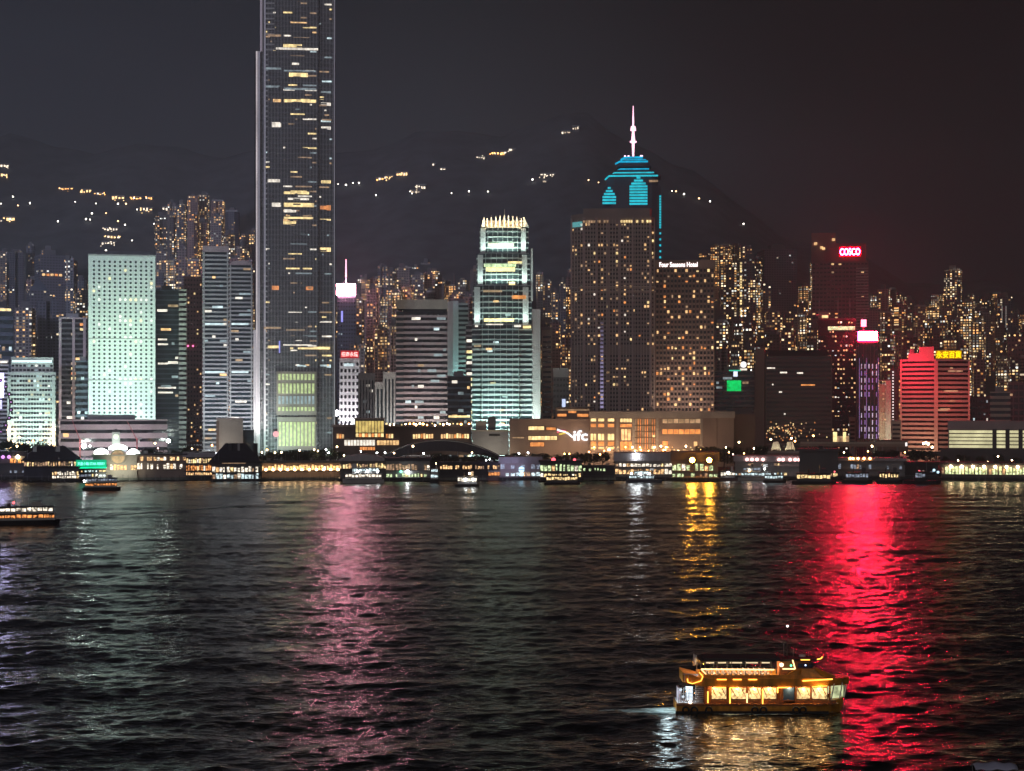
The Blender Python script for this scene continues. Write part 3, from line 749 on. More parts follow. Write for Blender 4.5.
flood_t(t, 0, 2, cz + .5, 0, 11, cz + 8, 7000, (1, .80, .45), t.x(525) - t.x(483), 1, 130)
# right-hand lit fin column
t.part('side_fin', MB().prism([(t.x(532.5), 2), (t.x(540.5), 5), (t.x(540.5), 40), (t.x(532.5), 42)], 0, t.z(309)), W['white'])
t.part('side_fin', MB().prism([(t.x(531), 5), (t.x(533), 5), (t.x(533), 20), (t.x(531), 20)], t.z(300), t.z(248)), W['white'])
for a, b, y, h, e in ((483,502,291,2,'dimw'),(512,526,297,3.5,'orange'),(484,514,320,3,'gold'),(486,503,325,2.5,'white'),(514,521,326,2,'white'),(523,531,327,2.5,'gold'),(475,478,326,2,'white'),(486,515,269,4,'gold'),(488,514,244,3,'lgreen'),(508,522,262,2,'gold'),(484,516,265,3,'lgreen'),(509,515,283,3,'gold'),(474,481,346,2,'dimw'),(486,492,349,2,'warm')):
    iy = 0 if y > 325 else (1.5 if y > 285 else (4 if y > 253 else 7))
    t.part('lit_window', MB().box(t.x(a), t.x(b), iy - .75 + .2, iy + .4, t.z(y + h / 2), t.z(y - h / 2)), E[e])
lit_rows(t, t.x(484), t.x(517), 15, t.z(290), -.6, 34, 2.4, .04, MIXC, .4, 2, 30)
flood_t(t, -8, -34, 3, -8, 0, 46, 60000, (.66, 1.0, .90), 36, 3, 120)
flood_t(t, 29, -18, 4, 31, 4, 60, 11000, (.92, 1.0, .92), 5, 3, 90)

t = T('office_block', 'pale narrow column-like block immediately right of the golden-crowned tower', 'office block', 546, 1640)
t.pbox('wall', 541.5, 552, 0, 18, 330, 440, W['cream']); t.pbox('cap', 541, 552.5, -.5, 18.5, 327, 330, W['conc'])
for i in range(18): t.pbox('window_strip', 543, 551, -.2, .2, 336 + i * 5, 338 + i * 5, W['glass'])
t = T('office_block', 'low dark block with blue-white light patch beside the large hotel', 'office block', 561, 1600)
gridded(t, t.x(553), t.x(569), 20, 0, t.z(377), 5, 15, W['concd'], .6, .4, .10, MIXC, 20)
t.part('led_strip', MB().box(t.x(562), t.x(565.5), -.6, -.1, t.z(409), t.z(399)), glow_mat('blue_white_led', (.6, .7, 1), 1.2))
t.pbox('cap', 553, 569, -.5, 5, 368, 377, W['conc'])

# --- blue-lit tower behind, with spire
BLU = glow_mat('blue_neon', (.0, .52, .85), .95, True, .25, .2); TEAL = glow_mat('teal_neon', (.02, .66, .80), .95, True, .2, .2)
S_SPI = glow_mat('pink_white_spire', (1.0, .50, .66), 2.6)
t = T('skyscraper', 'dark skyscraper with blue neon tiered roof, lit arches and pink spire', 'skyscraper', 632, 1950)
t.part('shaft', MB().prism([(t.x(603), 8), (t.x(612), 0), (t.x(652), 0), (t.x(661.5), 8), (t.x(661.5), 44), (t.x(603), 44)], 0, t.z(186)), W['blued'])
t.part('upper_shaft', MB().prism([(t.x(606), 9), (t.x(614), 2), (t.x(652), 2), (t.x(658), 9), (t.x(658), 42), (t.x(606), 42)], t.z(186), t.z(176)), W['blued'])
def roof_tier(a, b, yb, yt, ia, ib, m, nm='roof_tier'):
    x0, x1 = t.x(a), t.x(b)
    t.part(nm, MB().prism([(x0, 4), (x0 + 6, -1), (x1 - 6, -1), (x1, 4), (x1, 40), (x0, 40)], t.z(yb), t.z(yt), [(x0 + ia, 9), (x0 + ia + 4, 5), (x1 - ib - 4, 5), (x1 - ib, 9), (x1 - ib, 34), (x0 + ia, 34)]), m)
roof_tier(606, 661, 176, 169, 11, 8, W['blued']); roof_tier(617, 651, 166, 157, 9, 7, W['blued'])
for a, b, y, h in ((606,661,176,1.6),(611,657,172.5,1.3),(617,652,168.5,1.2),(616.5,651,161.5,1.8),(622,646,157,2.0),(620,649,159.3,.8)):
    ins = {176: -1.4, 172.5: 1.6, 168.5: 4.2, 161.5: 1.0, 157: 3.6, 159.3: 2.5}[y]
    t.part('neon_line', MB().box(t.x(a + 3), t.x(b - 3), ins - .6, ins, t.z(y + h / 2), t.z(y - h / 2)), TEAL if y in (176, 172.5) else BLU)
    t.part('neon_line', MB().bar((t.x(a + 3), ins - .3, t.z(y)), (t.x(a) - 1, ins + 9, t.z(y + (2.5 if y > 170 else 1))), h * t.k / 2, 5), TEAL if y > 170 else BLU)
def arch(a, b, yt, yb, cols=1):
    x0, x1 = t.x(a), t.x(b); n = int((yb - yt) / 2.9); c = (x0 + x1) / 2
    fr = t.part('arch_frame', MB().box(x0 - .8, x1 + .8, -1.2, -.6, t.z(yb), t.z(yt + 4)), W['blued'])
    for i in range(n):
        y = yb - 1 - i * (yb - yt) / n; w = (x1 - x0) / 2 * (1 if i < n - 3 else (.8, .5, .22)[i - n + 3])
        t.part('neon_line', MB().box(c - w, c + w, -1.6, -1.2, t.z(y), t.z(y - 2.0)), TEAL, fr)
arch(602.5, 616, 187, 205); arch(629.5, 647.5, 177, 206)
for i in range(22):
    y = 195 + i * 2.6 if i < 12 else 226 + (i - 12) * 6
    t.part('neon_dash', MB().box(t.x(658), t.x(661.2), 6.2, 7.4, t.z(y + 1.9), t.z(y)), TEAL)
t.part('upper_window', MB().box(t.x(649), t.x(658), 1.2, 1.9, t.z(182), t.z(180)), E['dimw'])
for px_ in (625, 628.5, 641, 642): t.part('spotlight', MB().ball((t.x(px_), 6, t.z(155.5)), 1.2, 6, 4), glow_mat('pink_spot', (1, .55, .75), 3.5))
zb = t.z(157)
for y0, y1, r0, r1 in ((157, 141, .9, 1.6), (141, 139.5, 3.6, 3.6), (139.5, 129, 2.2, 1.2), (129, 124.5, 3.2, 2.4), (124.5, 115, 1.0, .9), (115, 104, .8, .35)):
    t.part('spire_section', MB().cyl((t.x(633.2), 12, t.z(y0)), r0, t.z(y1) - t.z(y0), 8, r2=r1), S_SPI)

# --- large hotel with many small windows
t = T('hotel_tower', 'large stone-grey hotel tower with teal-lit top corner in front of the blue-neon skyscraper', 'hotel', 612, 1480)
fz = lambda y: t.z(y)
foot = [(t.x(571), 12), (t.x(584), 1), (t.x(596), 0), (t.x(597), 2), (t.x(619), 2), (t.x(620), 0), (t.x(650), 1), (t.x(655), 6), (t.x(655), 34), (t.x(571), 34)]
hw = wall_mat('hotel_stone', (.36, .29, .27), .7, .12, .05)
t.part('wall', MB().prism(foot, 0, fz(217)), hw)
t.part('upper_storey', MB().prism([(t.x(583), 3), (t.x(650), 3), (t.x(652), 8), (t.x(652), 32), (t.x(583), 32)], fz(217), fz(208)), hw)
t.part('corner_top', MB().prism([(t.x(571), 14), (t.x(584), 3), (t.x(584), 30), (t.x(571), 30)], fz(217), fz(213)), hw)
dark = MB(); lit = []
segs = [(571.5, 583.5, 12, 1, 4), (584.5, 596, 1, 0, 4), (597.5, 618.5, 2, 2, 7), (620.5, 649.5, 0, 1, 10), (650.5, 654.5, 1.4, 5.5, 1)]
NR = 58
vsl = wall_mat('hotel_pilaster', (.52, .44, .42), .7, .08)
for a, b, ya, yb_, nc in segs:
    for c in range(nc + 1):
        f = c / nc; xx = t.x(a) + (t.x(b) - t.x(a)) * f; yy = ya + (yb_ - ya) * f
        t.part('pilaster', MB().box(xx - .35, xx + .35, yy - .55, yy + .4, 2, fz(219)), vsl)
    for r in range(NR):
        z = 3 + r * (fz(222) - 3) / NR
        for c in range(nc):
            f = (c + .5) / nc; xx = t.x(a) + (t.x(b) - t.x(a)) * f; yy = ya + (yb_ - ya) * f
            bx = (xx - .75, xx + .75, yy - .3, yy + .5, z + .7, z + 2.2)
            if r in (26, 27): continue
            if random.random() < (.08 + .13 * (c in (1, nc - 1)) + .10 * (r in (30, 44, 52))): lit.append((xx - 1.0 + random.choice([0, 0, .5]), xx + 1.0 - random.choice([0, 0, .4]), yy - .38, yy + .5, z + .6, z + 2.5 - random.choice([0, .3, .8])))
            else: dark.box(*bx)
random.shuffle(lit)
for bx in lit[:98]: t.part('lit_window', MB().box(*bx), E[pick([('warm', 4), ('gold', 2), ('orange', 2), ('dimw', 3), ('white', 1)])])
ex = [MB(), MB()]
for bx in lit[98:]: ex[random.random() < .5].box(*bx)
t.part('lit_window', ex[0], E['warm'], kind='stuff'); t.part('lit_window', ex[1], E['dimw'], kind='stuff')
for px_, yy_, w_ in ((583.9, .2, 1.2), (596.4, -.6, .9), (619.3, -.6, .9), (650.2, .4, .9), (571.2, 11, .8), (608, 1.2, .6), (633, -.3, .5), (641, -.3, .5)): t.part('bay_pier', MB().box(t.x(px_) - w_, t.x(px_) + w_, yy_ - .9, yy_ + 1, 1, fz(217)), W['pinkw'])
for y_ in (286, 290.5): t.part('mid_band', MB().prism([(q[0] + (-.8 if q[0] < 0 else .8), q[1] - (1.0 if q[1] < 20 else -1)) for q in foot], fz(y_ + 1), fz(y_)), vsl)
t.part('dark_window', dark, W['glass'], kind='stuff')
for a, b, e in ((583, 609, 'dimw'), (618, 652, 'gold')):
    for i in range(int((b - a) / 2.6)):
        if random.random() < .75: t.part('top_window', MB().box(t.x(a + i * 2.6), t.x(a + i * 2.6 + 1.9), 2.3, 3.4, fz(216.5 + 6), fz(221 - .5)) if 0 else MB().box(t.x(a + i * 2.6), t.x(a + i * 2.6 + 1.9), -.9, .6, fz(222.6), fz(220.4)), E[e])
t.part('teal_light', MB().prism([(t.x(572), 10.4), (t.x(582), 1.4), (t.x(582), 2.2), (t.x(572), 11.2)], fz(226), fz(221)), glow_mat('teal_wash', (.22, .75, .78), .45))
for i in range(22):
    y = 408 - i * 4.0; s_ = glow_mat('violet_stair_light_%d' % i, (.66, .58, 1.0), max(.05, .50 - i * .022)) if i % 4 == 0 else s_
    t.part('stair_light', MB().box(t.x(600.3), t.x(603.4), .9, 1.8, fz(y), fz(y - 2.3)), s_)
flood_t(t, t.x(577), -25, 20, t.x(577), 8, 150, 30000, (.9, .95, 1), 8, 3, 60)
flood_t(t, 10, -30, 18, 6, 0, 90, 52000, (1, .84, .78), 50, 3, 90)

# --- second hotel with script sign
S_SIGN = glow_mat('hotel_sign_letters', (1, .84, .84), 2.6)
t = T('hotel_tower', 'brownish hotel slab with warm windows and a white rooftop name in letters', 'hotel', 685, 1500)
gridded(t, t.x(655.5), t.x(714), 30, 0, t.z(268), 16, 38, wall_mat('brown_hotel_wall', (.36, .26, .22), .7, .1), .60, .55, .20, [('warm', 4), ('orange', 4), ('gold', 2), ('dimw', 2)], 98, topm=0)
t.part('parapet', MB().box(t.x(655), t.x(714.5), -.5, 30.5, t.z(268), t.z(260)), bpy.data.materials['brown_hotel_wall'])
sb = t.part('sign_backing', MB().box(t.x(658.5), t.x(698.5), -1.1, -.5, t.z(267.8), t.z(261.2)), W['brown'])
text_mesh('Four Seasons Hotel', 5, S_SIGN, sb, 'lettering', (t.x(678.5), -1.5, t.z(264.6)), .15, fit=(38 * t.k, 4.8 * t.k), bold=.10)
flood_t(t, 0, -30, 18, 0, 0, 100, 12000, (1, .74, .58), 40, 3, 90)  # unseen floodlight added to brighten the brown slab
for c in range(17): xx = t.x(655.5) + (t.x(714) - t.x(655.5)) * c / 16; t.part('pilaster', MB().box(xx - .3, xx + .3, -.7, .3, 0, t.z(268)), W['brown'])

# --- striped block with green screen, and the logo disc
t = T('office_block', 'striped dark block with a bright green screen on its upper floors', 'office block', 733, 1560)
banded(t, t.x(714), t.x(754), 26, 0, t.z(372), 18, W['glass'], W['conc'], .40, .5, cap=1)
lit_rows(t, t.x(716), t.x(752), 3, t.z(376), -.55, 18, 2.6, .07, MIXC, run=3, most=24)
gm = glow_mat('green_led_screen', (.0, .80, .16), .9, True, .5, .35)
t.sign(727, 741, 380.5, 391, gm, -.7, .4, name='screen')
t.pbox('roof_neon', 729, 741, -.9, -.6, 370, 371, glow_mat('green_neon', (.05, .9, .5), .9))
t.pbox('logo_panel', 733.5, 737.5, -.9, -.5, 371.5, 376.5, glow_mat('blue_white_panel', (.7, .8, 1), 1.8))
t = T('rooftop_sign', 'round white glowing disc sign above the striped block with green screen', 'sign', 743.5, 1566, base=wz(374, 1566))
t.part('sign_pole', MB().cyl((0, 0, 0), .3, 5.5, 6), W['dmetal'])
t.part('disc', MB().cyl((0, -.3, 8.2), 2.7, .6, 20, 'y'), glow_mat('white_disc', (1, .92, .9), 1.6, True))
t.part('name_panel', MB().box(-3, 3, -.3, .2, 3.2, 4.8), E['white'])

# --- broad dark office block
t = T('office_block', 'broad plain dark-brown block, unlit except small warm windows at its foot', 'office block', 794, 1540)
dk = wall_mat('dark_brown_cladding', (.17, .135, .12), .7, .12, .05)
t.part('wall', MB().box(t.x(765), t.x(832), 0, 34, 0, t.z(356)), dk)
t.part('wing', MB().box(t.x(755), t.x(764.5), -2, 34, 0, t.z(348)), wall_mat('brown_cladding', (.22, .165, .14), .7, .08))
t.part('plant_room', MB().box(t.x(769), t.x(828), 6, 30, t.z(356), t.z(350)), W['black'])
for i in range(24):
    z = t.z(356) * (i + .5) / 24; t.part('window_strip', MB().box(t.x(766.5), t.x(831), -.15, .2, z - .9, z + .9), glass_mat('brown_glass', (.05, .04, .04), .25) if i == 0 else bpy.data.materials['brown_glass'])
for a, b, y in ((767, 775, 368), (780, 787, 372.5), (797, 803, 373), (801, 815, 385), (772, 773.5, 384.5), (779, 782, 392), (784, 785.5, 414)):
    t.part('lit_window', MB().box(t.x(a), t.x(b), -.3, .2, t.z(y + .7), t.z(y - .7)), E['orange' if a == 801 else 'white'])
for i in range(80):
    px_ = random.choice([random.uniform(766, 800), random.uniform(766, 830)]); y = random.triangular(419, 441, 430)
    t.part('lit_window', MB().box(t.x(px_), t.x(px_ + .9), -.3, .2, t.z(y + .6), t.z(y - .6)), E[pick([('warm', 2), ('orange', 2), ('gold', 1), ('dimw', 2)])])

# --- tower behind with red glowing name
S_RED = glow_mat('red_sign_letters', (1.0, .0105, .048), 400.0, True)
S_RED_B = glow_mat('red_sign_board_bright', (1.0, .0, .02), .9)
t = T('office_tower', 'tall dark tower with a glaring red and white five-letter name near its top', 'office tower', 840, 1900)
gridded(t, t.x(812), t.x(868), 34, 0, t.z(262), 15, 46, W['redd'], .7, .4, .05, MIXO, 60)
t.part('wall', MB().box(t.x(824), t.x(866), 4, 32, t.z(262), t.z(243)), W['redd'])
t.part('wall', MB().box(t.x(811), t.x(836), 6, 30, t.z(262), t.z(232)), W['redd'])
for px_, y in ((814, 243), (820, 247), (822, 248), (832, 239)): t.part('lit_window', MB().box(t.x(px_), t.x(px_ + 3), 3.4, 6.1, t.z(y + 1.2), t.z(y - 1.2)), E['warm'])
t.sign(839, 861, 246.5, 256.8, S_RED_B, 3.6, .8, 'COSCO', S_RED, .68, .92)
for i in range(30):
    y = 268 + i * 2.9; t.part('spandrel', MB().box(t.x(856), t.x(868.6), -.5, .3, t.z(y + 1), t.z(y)), W['pinkw'])

t = T('office_block', 'dark block with rows of scattered lights under a pale-green lit top floor', 'office block', 837, 1600)
gridded(t, t.x(818), t.x(856), 26, 0, t.z(320), 14, 30, W['black'], .6, .4, .30, [('white', 2), ('warm', 3), ('dimw', 4), ('cool', .5)], 97, topm=0)
t.part('parapet', MB().box(t.x(817.6), t.x(856.4), -.4, 26.4, t.z(320), t.z(318)), W['concd'])
t.pbox('top_window', 828, 855, -.4, .1, 326.5, 330, E['lgreen'])
t.pbox('roof_lantern', 818, 829, 4, 14, 312, 318, W['cream']); t.pbox('roof_light', 822, 828, 3.5, 4, 315, 323, E['gold'])
t.pbox('roof_canopy', 816, 830, 2, 16, 314, 315, W['cream'])
for px_ in (819, 838, 850): t.part('mast', MB().cyl((t.x(px_), 10, t.z(318)), .25, 18, 6), W['metal'])
t.pbox('lit_window', 833, 855, -.6, -.2, 436, 443, E['dimw'])
for a, b in ((833, 837), (843, 846)): t.pbox('lit_window', a, b, -1.2, -.6, 432, 443, E['gold'])
t.part('stair_tower', MB().box(t.x(849), t.x(855.5), -6, 0, 0, t.z(417)), W['cream'])
for i in range(6): t.pbox('dark_opening', 850, 854.6, -6.2, -5.9, 421 + i * 4, 423 + i * 4, W['black'])

# --- violet-lined slim tower with red-white sign
S_RED2 = glow_mat('red_white_sign', (1.0, .009, .045), 440.0, True)
VIO = glow_mat('violet_line', (.55, .36, 1.0), .42, var=.4, scale=.08); VIOD = glow_mat('pale_violet_window', (.80, .72, 1.0), .6, var=.5, scale=.2)
t = T('office_tower', 'slim dark tower with violet vertical light lines below a blazing red sign', 'office tower', 867.5, 1570)
t.part('glass_core', MB().box(t.x(857), t.x(878.5), 0, 22, 0, t.z(343)), W['glass'])
t.part('cap', MB().box(t.x(857), t.x(878.5), -.3, 22.3, t.z(343), t.z(341)), W['concd'])
t.sign(858, 877.5, 331.5, 340.5, S_RED2, 0, 1.0)
t.part('sign_frame', MB().box(t.x(859), t.x(876.5), 0.0, 3, t.z(341), t.z(332)), W['dmetal'])
t.part('small_sign', MB().box(t.x(861), t.x(866.3), 1, 2, t.z(326.5), t.z(319.5)), glow_mat('red_small_sign', (1, .18, .28), 6.0, True))
t.part('sign_pole', MB().box(t.x(863), t.x(864), 2.0, 2.6, t.z(332), t.z(326.5)), W['dmetal'])
for px_ in (858.6, 863.6, 866, 870.6, 874.2): t.part('rib', MB().box(t.x(px_) - .25, t.x(px_) + .25, -.6, .2, 3, t.z(343)), W['concd'])
for px_, w in ((861.5, .8), (865, .8), (869, .9), (872.5, .9), (876.4, .7)):
    for y0 in range(364, 436, 7):
        if 393 < y0 < 404 or random.random() < .12: continue
        t.part('light_bar', MB().box(t.x(px_) - w / 2, t.x(px_) + w / 2, -.5, .1, t.z(y0 + 4.6), t.z(y0)), VIOD if random.random() < .6 else VIO)
for px_ in (859.4, 866.6, 878.2):
    t.part('light_line', MB().box(t.x(px_) - .18, t.x(px_) + .18, -.9, -.6, t.z(438), t.z(358)), VIO)

t = T('office_block', 'pale windowless slab standing right of the violet-lined tower', 'office block', 884.5, 1590)
t.pbox('wall', 879, 885, 0, 20, 384, 445, W['cream']); t.pbox('wall', 885.3, 891, -1, 20, 381, 445, W['pale']); t.pbox('parapet', 878.8, 891.2, -1.3, 20, 380, 381, W['conc'])
for y in (393, 398, 413): t.pbox('lit_window', 882.5, 884.2, -.3, .2, y, y + 1.6, E['dimw'])
flood_t(t, 0, -30, 5, 0, 0, 35, 4500, (.95, .95, .62), 8, 2)
t = T('office_block', 'thin dark block edged by a dotted vertical line of white lights', 'office block', 893, 1640)
t.pbox('wall', 890, 899, 0, 18, 368, 445, W['concd'])
for i in range(17): t.part('edge_light', MB().ball((t.x(893), -.9, t.z(372 + i * 3)), .62, 6, 4), E['lampw'] if 0 else glow_mat('edge_light_white', (1, .93, .88), 1.8) if i == 0 else bpy.data.materials['edge_light_white'])
t = T('office_block', 'small tan block tucked left of the red-washed department store', 'office block', 896, 1500)
t.pbox('wall', 891.5, 901, 0, 20, 421, 447, W['cream']); t.pbox('parapet', 891.2, 901.3, -.3, 20.3, 420, 421, W['conc'])
for i in range(5): t.pbox('window_strip', 892.5, 900, -.2, .2, 424 + i * 4.4, 426 + i * 4.4, W['glass'])

# --- red-lit department store, seen corner-on
t = T('department_store', 'corner block washed red on its left face, yellow characters on its roof', 'department store', 935, 1545)
A = (t.x(900.8), 10.0); Bc = (t.x(936), 0.0); Cc = (t.x(969), 14.0); zt = t.z(361)
D_ = (Cc[0] - 6, 46.0); E_ = (A[0] + 4, 46.0)
dst = wall_mat('red_washed_tile', (.52, .42, .38), .7, .06)
t.part('glass_core', MB().prism([A, Bc, Cc, D_, E_], 0, zt), W['glass'])
def offs(k): return [(A[0] - k, A[1] - k * .3), (Bc[0], Bc[1] - k * 1.3), (Cc[0] + k, Cc[1] - k * .3), (D_[0] + k, D_[1] + k), (E_[0] - k, E_[1] + k)]
for i in range(22):
    z = zt * i / 22; t.part('spandrel', MB().prism(offs(.6), z, z + zt / 22 * .52), dst)
t.part('corner_pier', MB().box(Bc[0] - 1.6, Bc[0] + 1.6, -1.6, 2.5, 0, zt), dst)
t.part('corner_pier', MB().box(A[0] - .9, A[0] + .6, A[1] - 1.2, A[1] + 2, 0, zt), dst); t.part('corner_pier', MB().box(Cc[0] - .6, Cc[0] + .9, Cc[1] - 1.2, Cc[1] + 2, 0, zt), dst)
t.part('parapet', MB().prism(offs(.9), zt, zt + 1.6), dst)
t.part('plant_room', MB().prism([(t.x(908), 9), (t.x(934), 2), (t.x(934), 22), (t.x(908), 26)], zt + 1.6, t.z(353)), dst)
t.part('plant_room', MB().prism([(t.x(919), 8), (t.x(934), 4), (t.x(934), 22), (t.x(919), 24)], t.z(353), t.z(346.5)), dst)
t.part('water_tank', MB().cyl((t.x(912), 12, t.z(353)), 2.0, 4, 10), W['conc'])
S_YEL = glow_mat('yellow_characters', (1, .72, .0), 2.2, True); S_YELB = glow_mat('yellow_sign_board', (.75, .50, .0), .38)
t.part('sign_frame', MB().box(t.x(936.5), t.x(962), 6, 7, zt + 1.6, t.z(350)), W['dmetal'])
t.sign(935.5, 961.8, 350.3, 358.6, S_YELB, 5.9, .6, '永安百貨', S_YEL, .84, .95)
for a, b, y in ((948, 963, 371), (950, 953, 368), (944, 958, 391), (950, 955, 401), (940, 950, 409), (938, 948, 410)):
    fx = (a + b) / 2; yy = (fx - 936) / 33 * 14; t.part('lit_window', MB().prism([(t.x(a), (a - 936) / 33 * 14 - .9), (t.x(b), (b - 936) / 33 * 14 - .9), (t.x(b), (b - 936) / 33 * 14 + .3), (t.x(a), (a - 936) / 33 * 14 + .3)], t.z(y + .7), t.z(y - .7)), E['dimw'])
flood_t(t, t.x(894), -26, 95, t.x(916), 6, 70, 21000, (1, .02, .06), 6, 10, 130, 'red_sign_wash')  # added lamp throwing the red sign's wash on the left face
flood_t(t, t.x(960), -30, 60, t.x(952), 8, 50, 5000, (1, .12, .10), 8, 6, 130, 'red_sign_wash')  # weaker added lamp, red wash for the right face
flood_t(t, t.x(918), -22, 3, t.x(918), 6, 26, 4500, (1, .60, .35), 22, 2)
t = T('site_floodlight', 'cluster of orange-white lamps before the red-lit department store', 'lamp', 926, 1480)
t.part('pole', MB().cyl((0, 0, 0), .2, 17, 6), W['metal'])
for dx, dz in ((-2, 17), (0, 17.6), (2, 16.6), (5, 14)): t.part('lamp_head', MB().ball((dx, 0, dz), .9, 8, 5), E['lamp'])

# --- lit car park podium
t = T('car_park', 'long low block of bright pale-yellow louvred storeys beside the department store', 'car park', 990, 1400)
t.part('wall', MB().box(t.x(948), t.x(1060), 1.5, 40, 0, t.z(429)), W['conc'])
t.part('parapet', MB().box(t.x(947.4), t.x(1060), 0, 41, t.z(429.5), t.z(421)), W['pinkw'])
LY = glow_mat('pale_yellow_interior', (.95, .88, .50), .80, False, .25, .08)
for a, b in ((949, 992.5), (996.5, 1006), (1009, 1019), (1022, 1036), (1039, 1058)):
    for i in range(5):
        y = 430.5 + i * 3.7; t.part('lit_storey', MB().box(t.x(a), t.x(b), .9, 1.4, t.z(y + 2.7), t.z(y)), LY)
for i in range(6): t.part('louvre', MB().box(t.x(948), t.x(1060), .2, 1.6, t.z(433.9 + i * 3.7 - 3.7), t.z(433.1 + i * 3.7 - 3.7)), W['cream'])
for px_ in (994.5, 1007.5, 1020.5, 1037.5): t.part('pier', MB().box(t.x(px_) - 1.6, t.x(px_) + 1.6, -.3, 1.6, 0, t.z(429)), W['concd'])
t.part('podium', MB().box(t.x(940), t.x(1060), -6, 1.4, 0, t.z(449)), W['concd'])
t = T('office_block', 'small tan striped block rising behind the lit yellow car park', 'office block', 1000, 1480)
banded(t, t.x(990.5), t.x(1010), 20, 0, t.z(393), 12, W['glass'], W['cream'], .5, .4, cap=1.2)
t = T('office_block', 'dark framed block behind the car park, cut by the right edge of view', 'office block', 1020, 1560)
gridded(t, t.x(1008), t.x(1040), 24, 0, t.z(384), 6, 12, W['concd'], .75, .7, .05, MIXW, 10)
t = T('office_block', 'low unlit dark block between the department store and the small tan block', 'office block', 980, 1600)
gridded(t, t.x(970), t.x(991), 24, 0, t.z(398), 8, 10, W['concd'], .6, .5, .06, MIXC, 10)
t = T('office_tower', 'maroon tower top cut by the right edge of view, over the car park', 'office tower', 1020, 1900)
gridded(t, t.x(1008), t.x(1034), 24, 0, t.z(338), 8, 24, W['redd'], .5, .4, .04, MIXO, 12)

# ================================================================== SHOPPING MALL AND LOW BLOCKS BEHIND THE PROMENADE
t = T('shopping_mall', 'long low mall with orange-lit windows and three white letters on its wall', 'shopping mall', 620, 1425)
t.part('west_wing', MB().box(t.x(509), t.x(589.5), 0, 40, 0, t.z(419)), W['mall'])
t.part('roof_terrace', MB().box(t.x(555), t.x(592), 8, 38, t.z(419), t.z(408)), W['mall'])
t.part('terrace_canopy', MB().box(t.x(553), t.x(594), 6, 39, t.z(408), t.z(407)), W['concd'])
for a, b, y0, y1, e in ((557,566,414,416.5,'orange'),(568,576,411,413,'orange'),(577,588,414,416.8,'orange'),(557,589,409.3,410.6,'dimw')): t.part('lit_window', MB().box(t.x(a), t.x(b), 7.7, 8.3, t.z(y1), t.z(y0)), E[e])
for a, b, y0, y1, e in ((528,544,426.5,430,'gold'),(546,556,427.5,430,'orange'),(528,557,436.2,440,'gold'),(530,544,442.5,446.5,'orange'),(512,524,437,438.5,'dimw')):
    fr = t.part('window_frame', MB().box(t.x(a) - .6, t.x(b) + .6, -.25, .2, t.z(y1) - .5, t.z(y0) + .5), W['brown'])
    n = max(1, int((b - a) / 3.2))
    for i in range(n): t.part('lit_window', MB().box(t.x(a + (b - a) * i / n) + .15, t.x(a + (b - a) * (i + 1) / n) - .15, -.5, -.2, t.z(y1), t.z(y0)), E[e], fr)
WL = glow_mat('white_letters', (.95, .95, 1), 1.6)
lt = text_mesh('ifc', 5, WL, t.root, 'letter_sign', (t.x(580.5), -1.0, t.z(435.5)), .3, fit=(14.5 * t.k, 10.5 * t.k), bold=.12)
def swoosh(pts, m, r):
    mb = MB()
    for a, b in zip(pts, pts[1:]): mb.bar((t.x(a[0]), -1, t.z(a[1])), (t.x(b[0]), -1, t.z(b[1])), r, 6)
    t.part('emblem_stroke', mb, m)
swoosh([(557, 429.5), (560, 430.8), (564, 431.5), (568, 433.5), (573, 437.5)], WL, .75)
swoosh([(557, 432.5), (561, 430.5), (566, 431)], glow_mat('red_stroke', (1, .12, .22), 1.1), .5)
swoosh([(559, 434.5), (564, 433.2), (568, 431.8)], glow_mat('yellow_stroke', (1, .75, .1), .9), .6)
t.part('east_wing', MB().box(t.x(589.8), t.x(716), -6, 42, 0, t.z(418)), W['mall'])
t.part('cornice', MB().box(t.x(589.4), t.x(734), -6.8, 42.5, t.z(418), t.z(411.5)), W['cream'])
t.part('end_block', MB().box(t.x(716.2), t.x(733), -5, 38, 0, t.z(418)), W['mall'])
for px_ in (617.5, 633.5, 657, 701): t.part('pier', MB().box(t.x(px_) - 1, t.x(px_) + 1, -7.2, -5.8, 0, t.z(418)), W['cream'])
def mw(a, b, y0, y1, e, n=1):
    for i in range(n):
        xa = a + (b - a) * i / n; xb = a + (b - a) * (i + 1) / n
        t.part('lit_window', MB().box(t.x(xa) + .3, t.x(xb) - .3, -6.4, -5.9, t.z(y1), t.z(y0)), E[e])
for a, b in ((590.5, 596.5), (598, 604.5), (607.5, 614.5)):
    mw(a, b, 417.5 + 1, 421.3, 'gold'); mw(a, b, 423.8, 427, 'orange'); mw(a, b, 433.8, 440, 'gold', 2); mw(a, b, 441.5, 445.5, 'orange'); mw(a, b, 446.8, 449, 'warm')
mw(620, 632, 418.6, 422, 'gold', 4); mw(620, 632, 424, 427, 'orange', 2); mw(621, 631, 429, 440, 'warm', 3); mw(620, 632, 441.5, 450, 'orange', 3)
for i in range(9): mw(635 + i * 2.35, 636.4 + i * 2.35, 419, 449, 'orange' if i % 3 else 'dimw')
for y in (425, 431, 437, 443): t.part('transom', MB().box(t.x(634.5), t.x(656), -6.7, -6.2, t.z(y + .8), t.z(y)), W['brown'])
mw(652, 655, 435, 437.5, 'gold'); mw(651, 655, 446, 449, 'gold')
mw(662, 700, 418.8, 423, 'dimw', 7); mw(662, 700, 429.2, 433.8, 'orange', 7); mw(662, 668, 441, 445, 'orange'); mw(693, 697, 441.5, 446, 'warm')
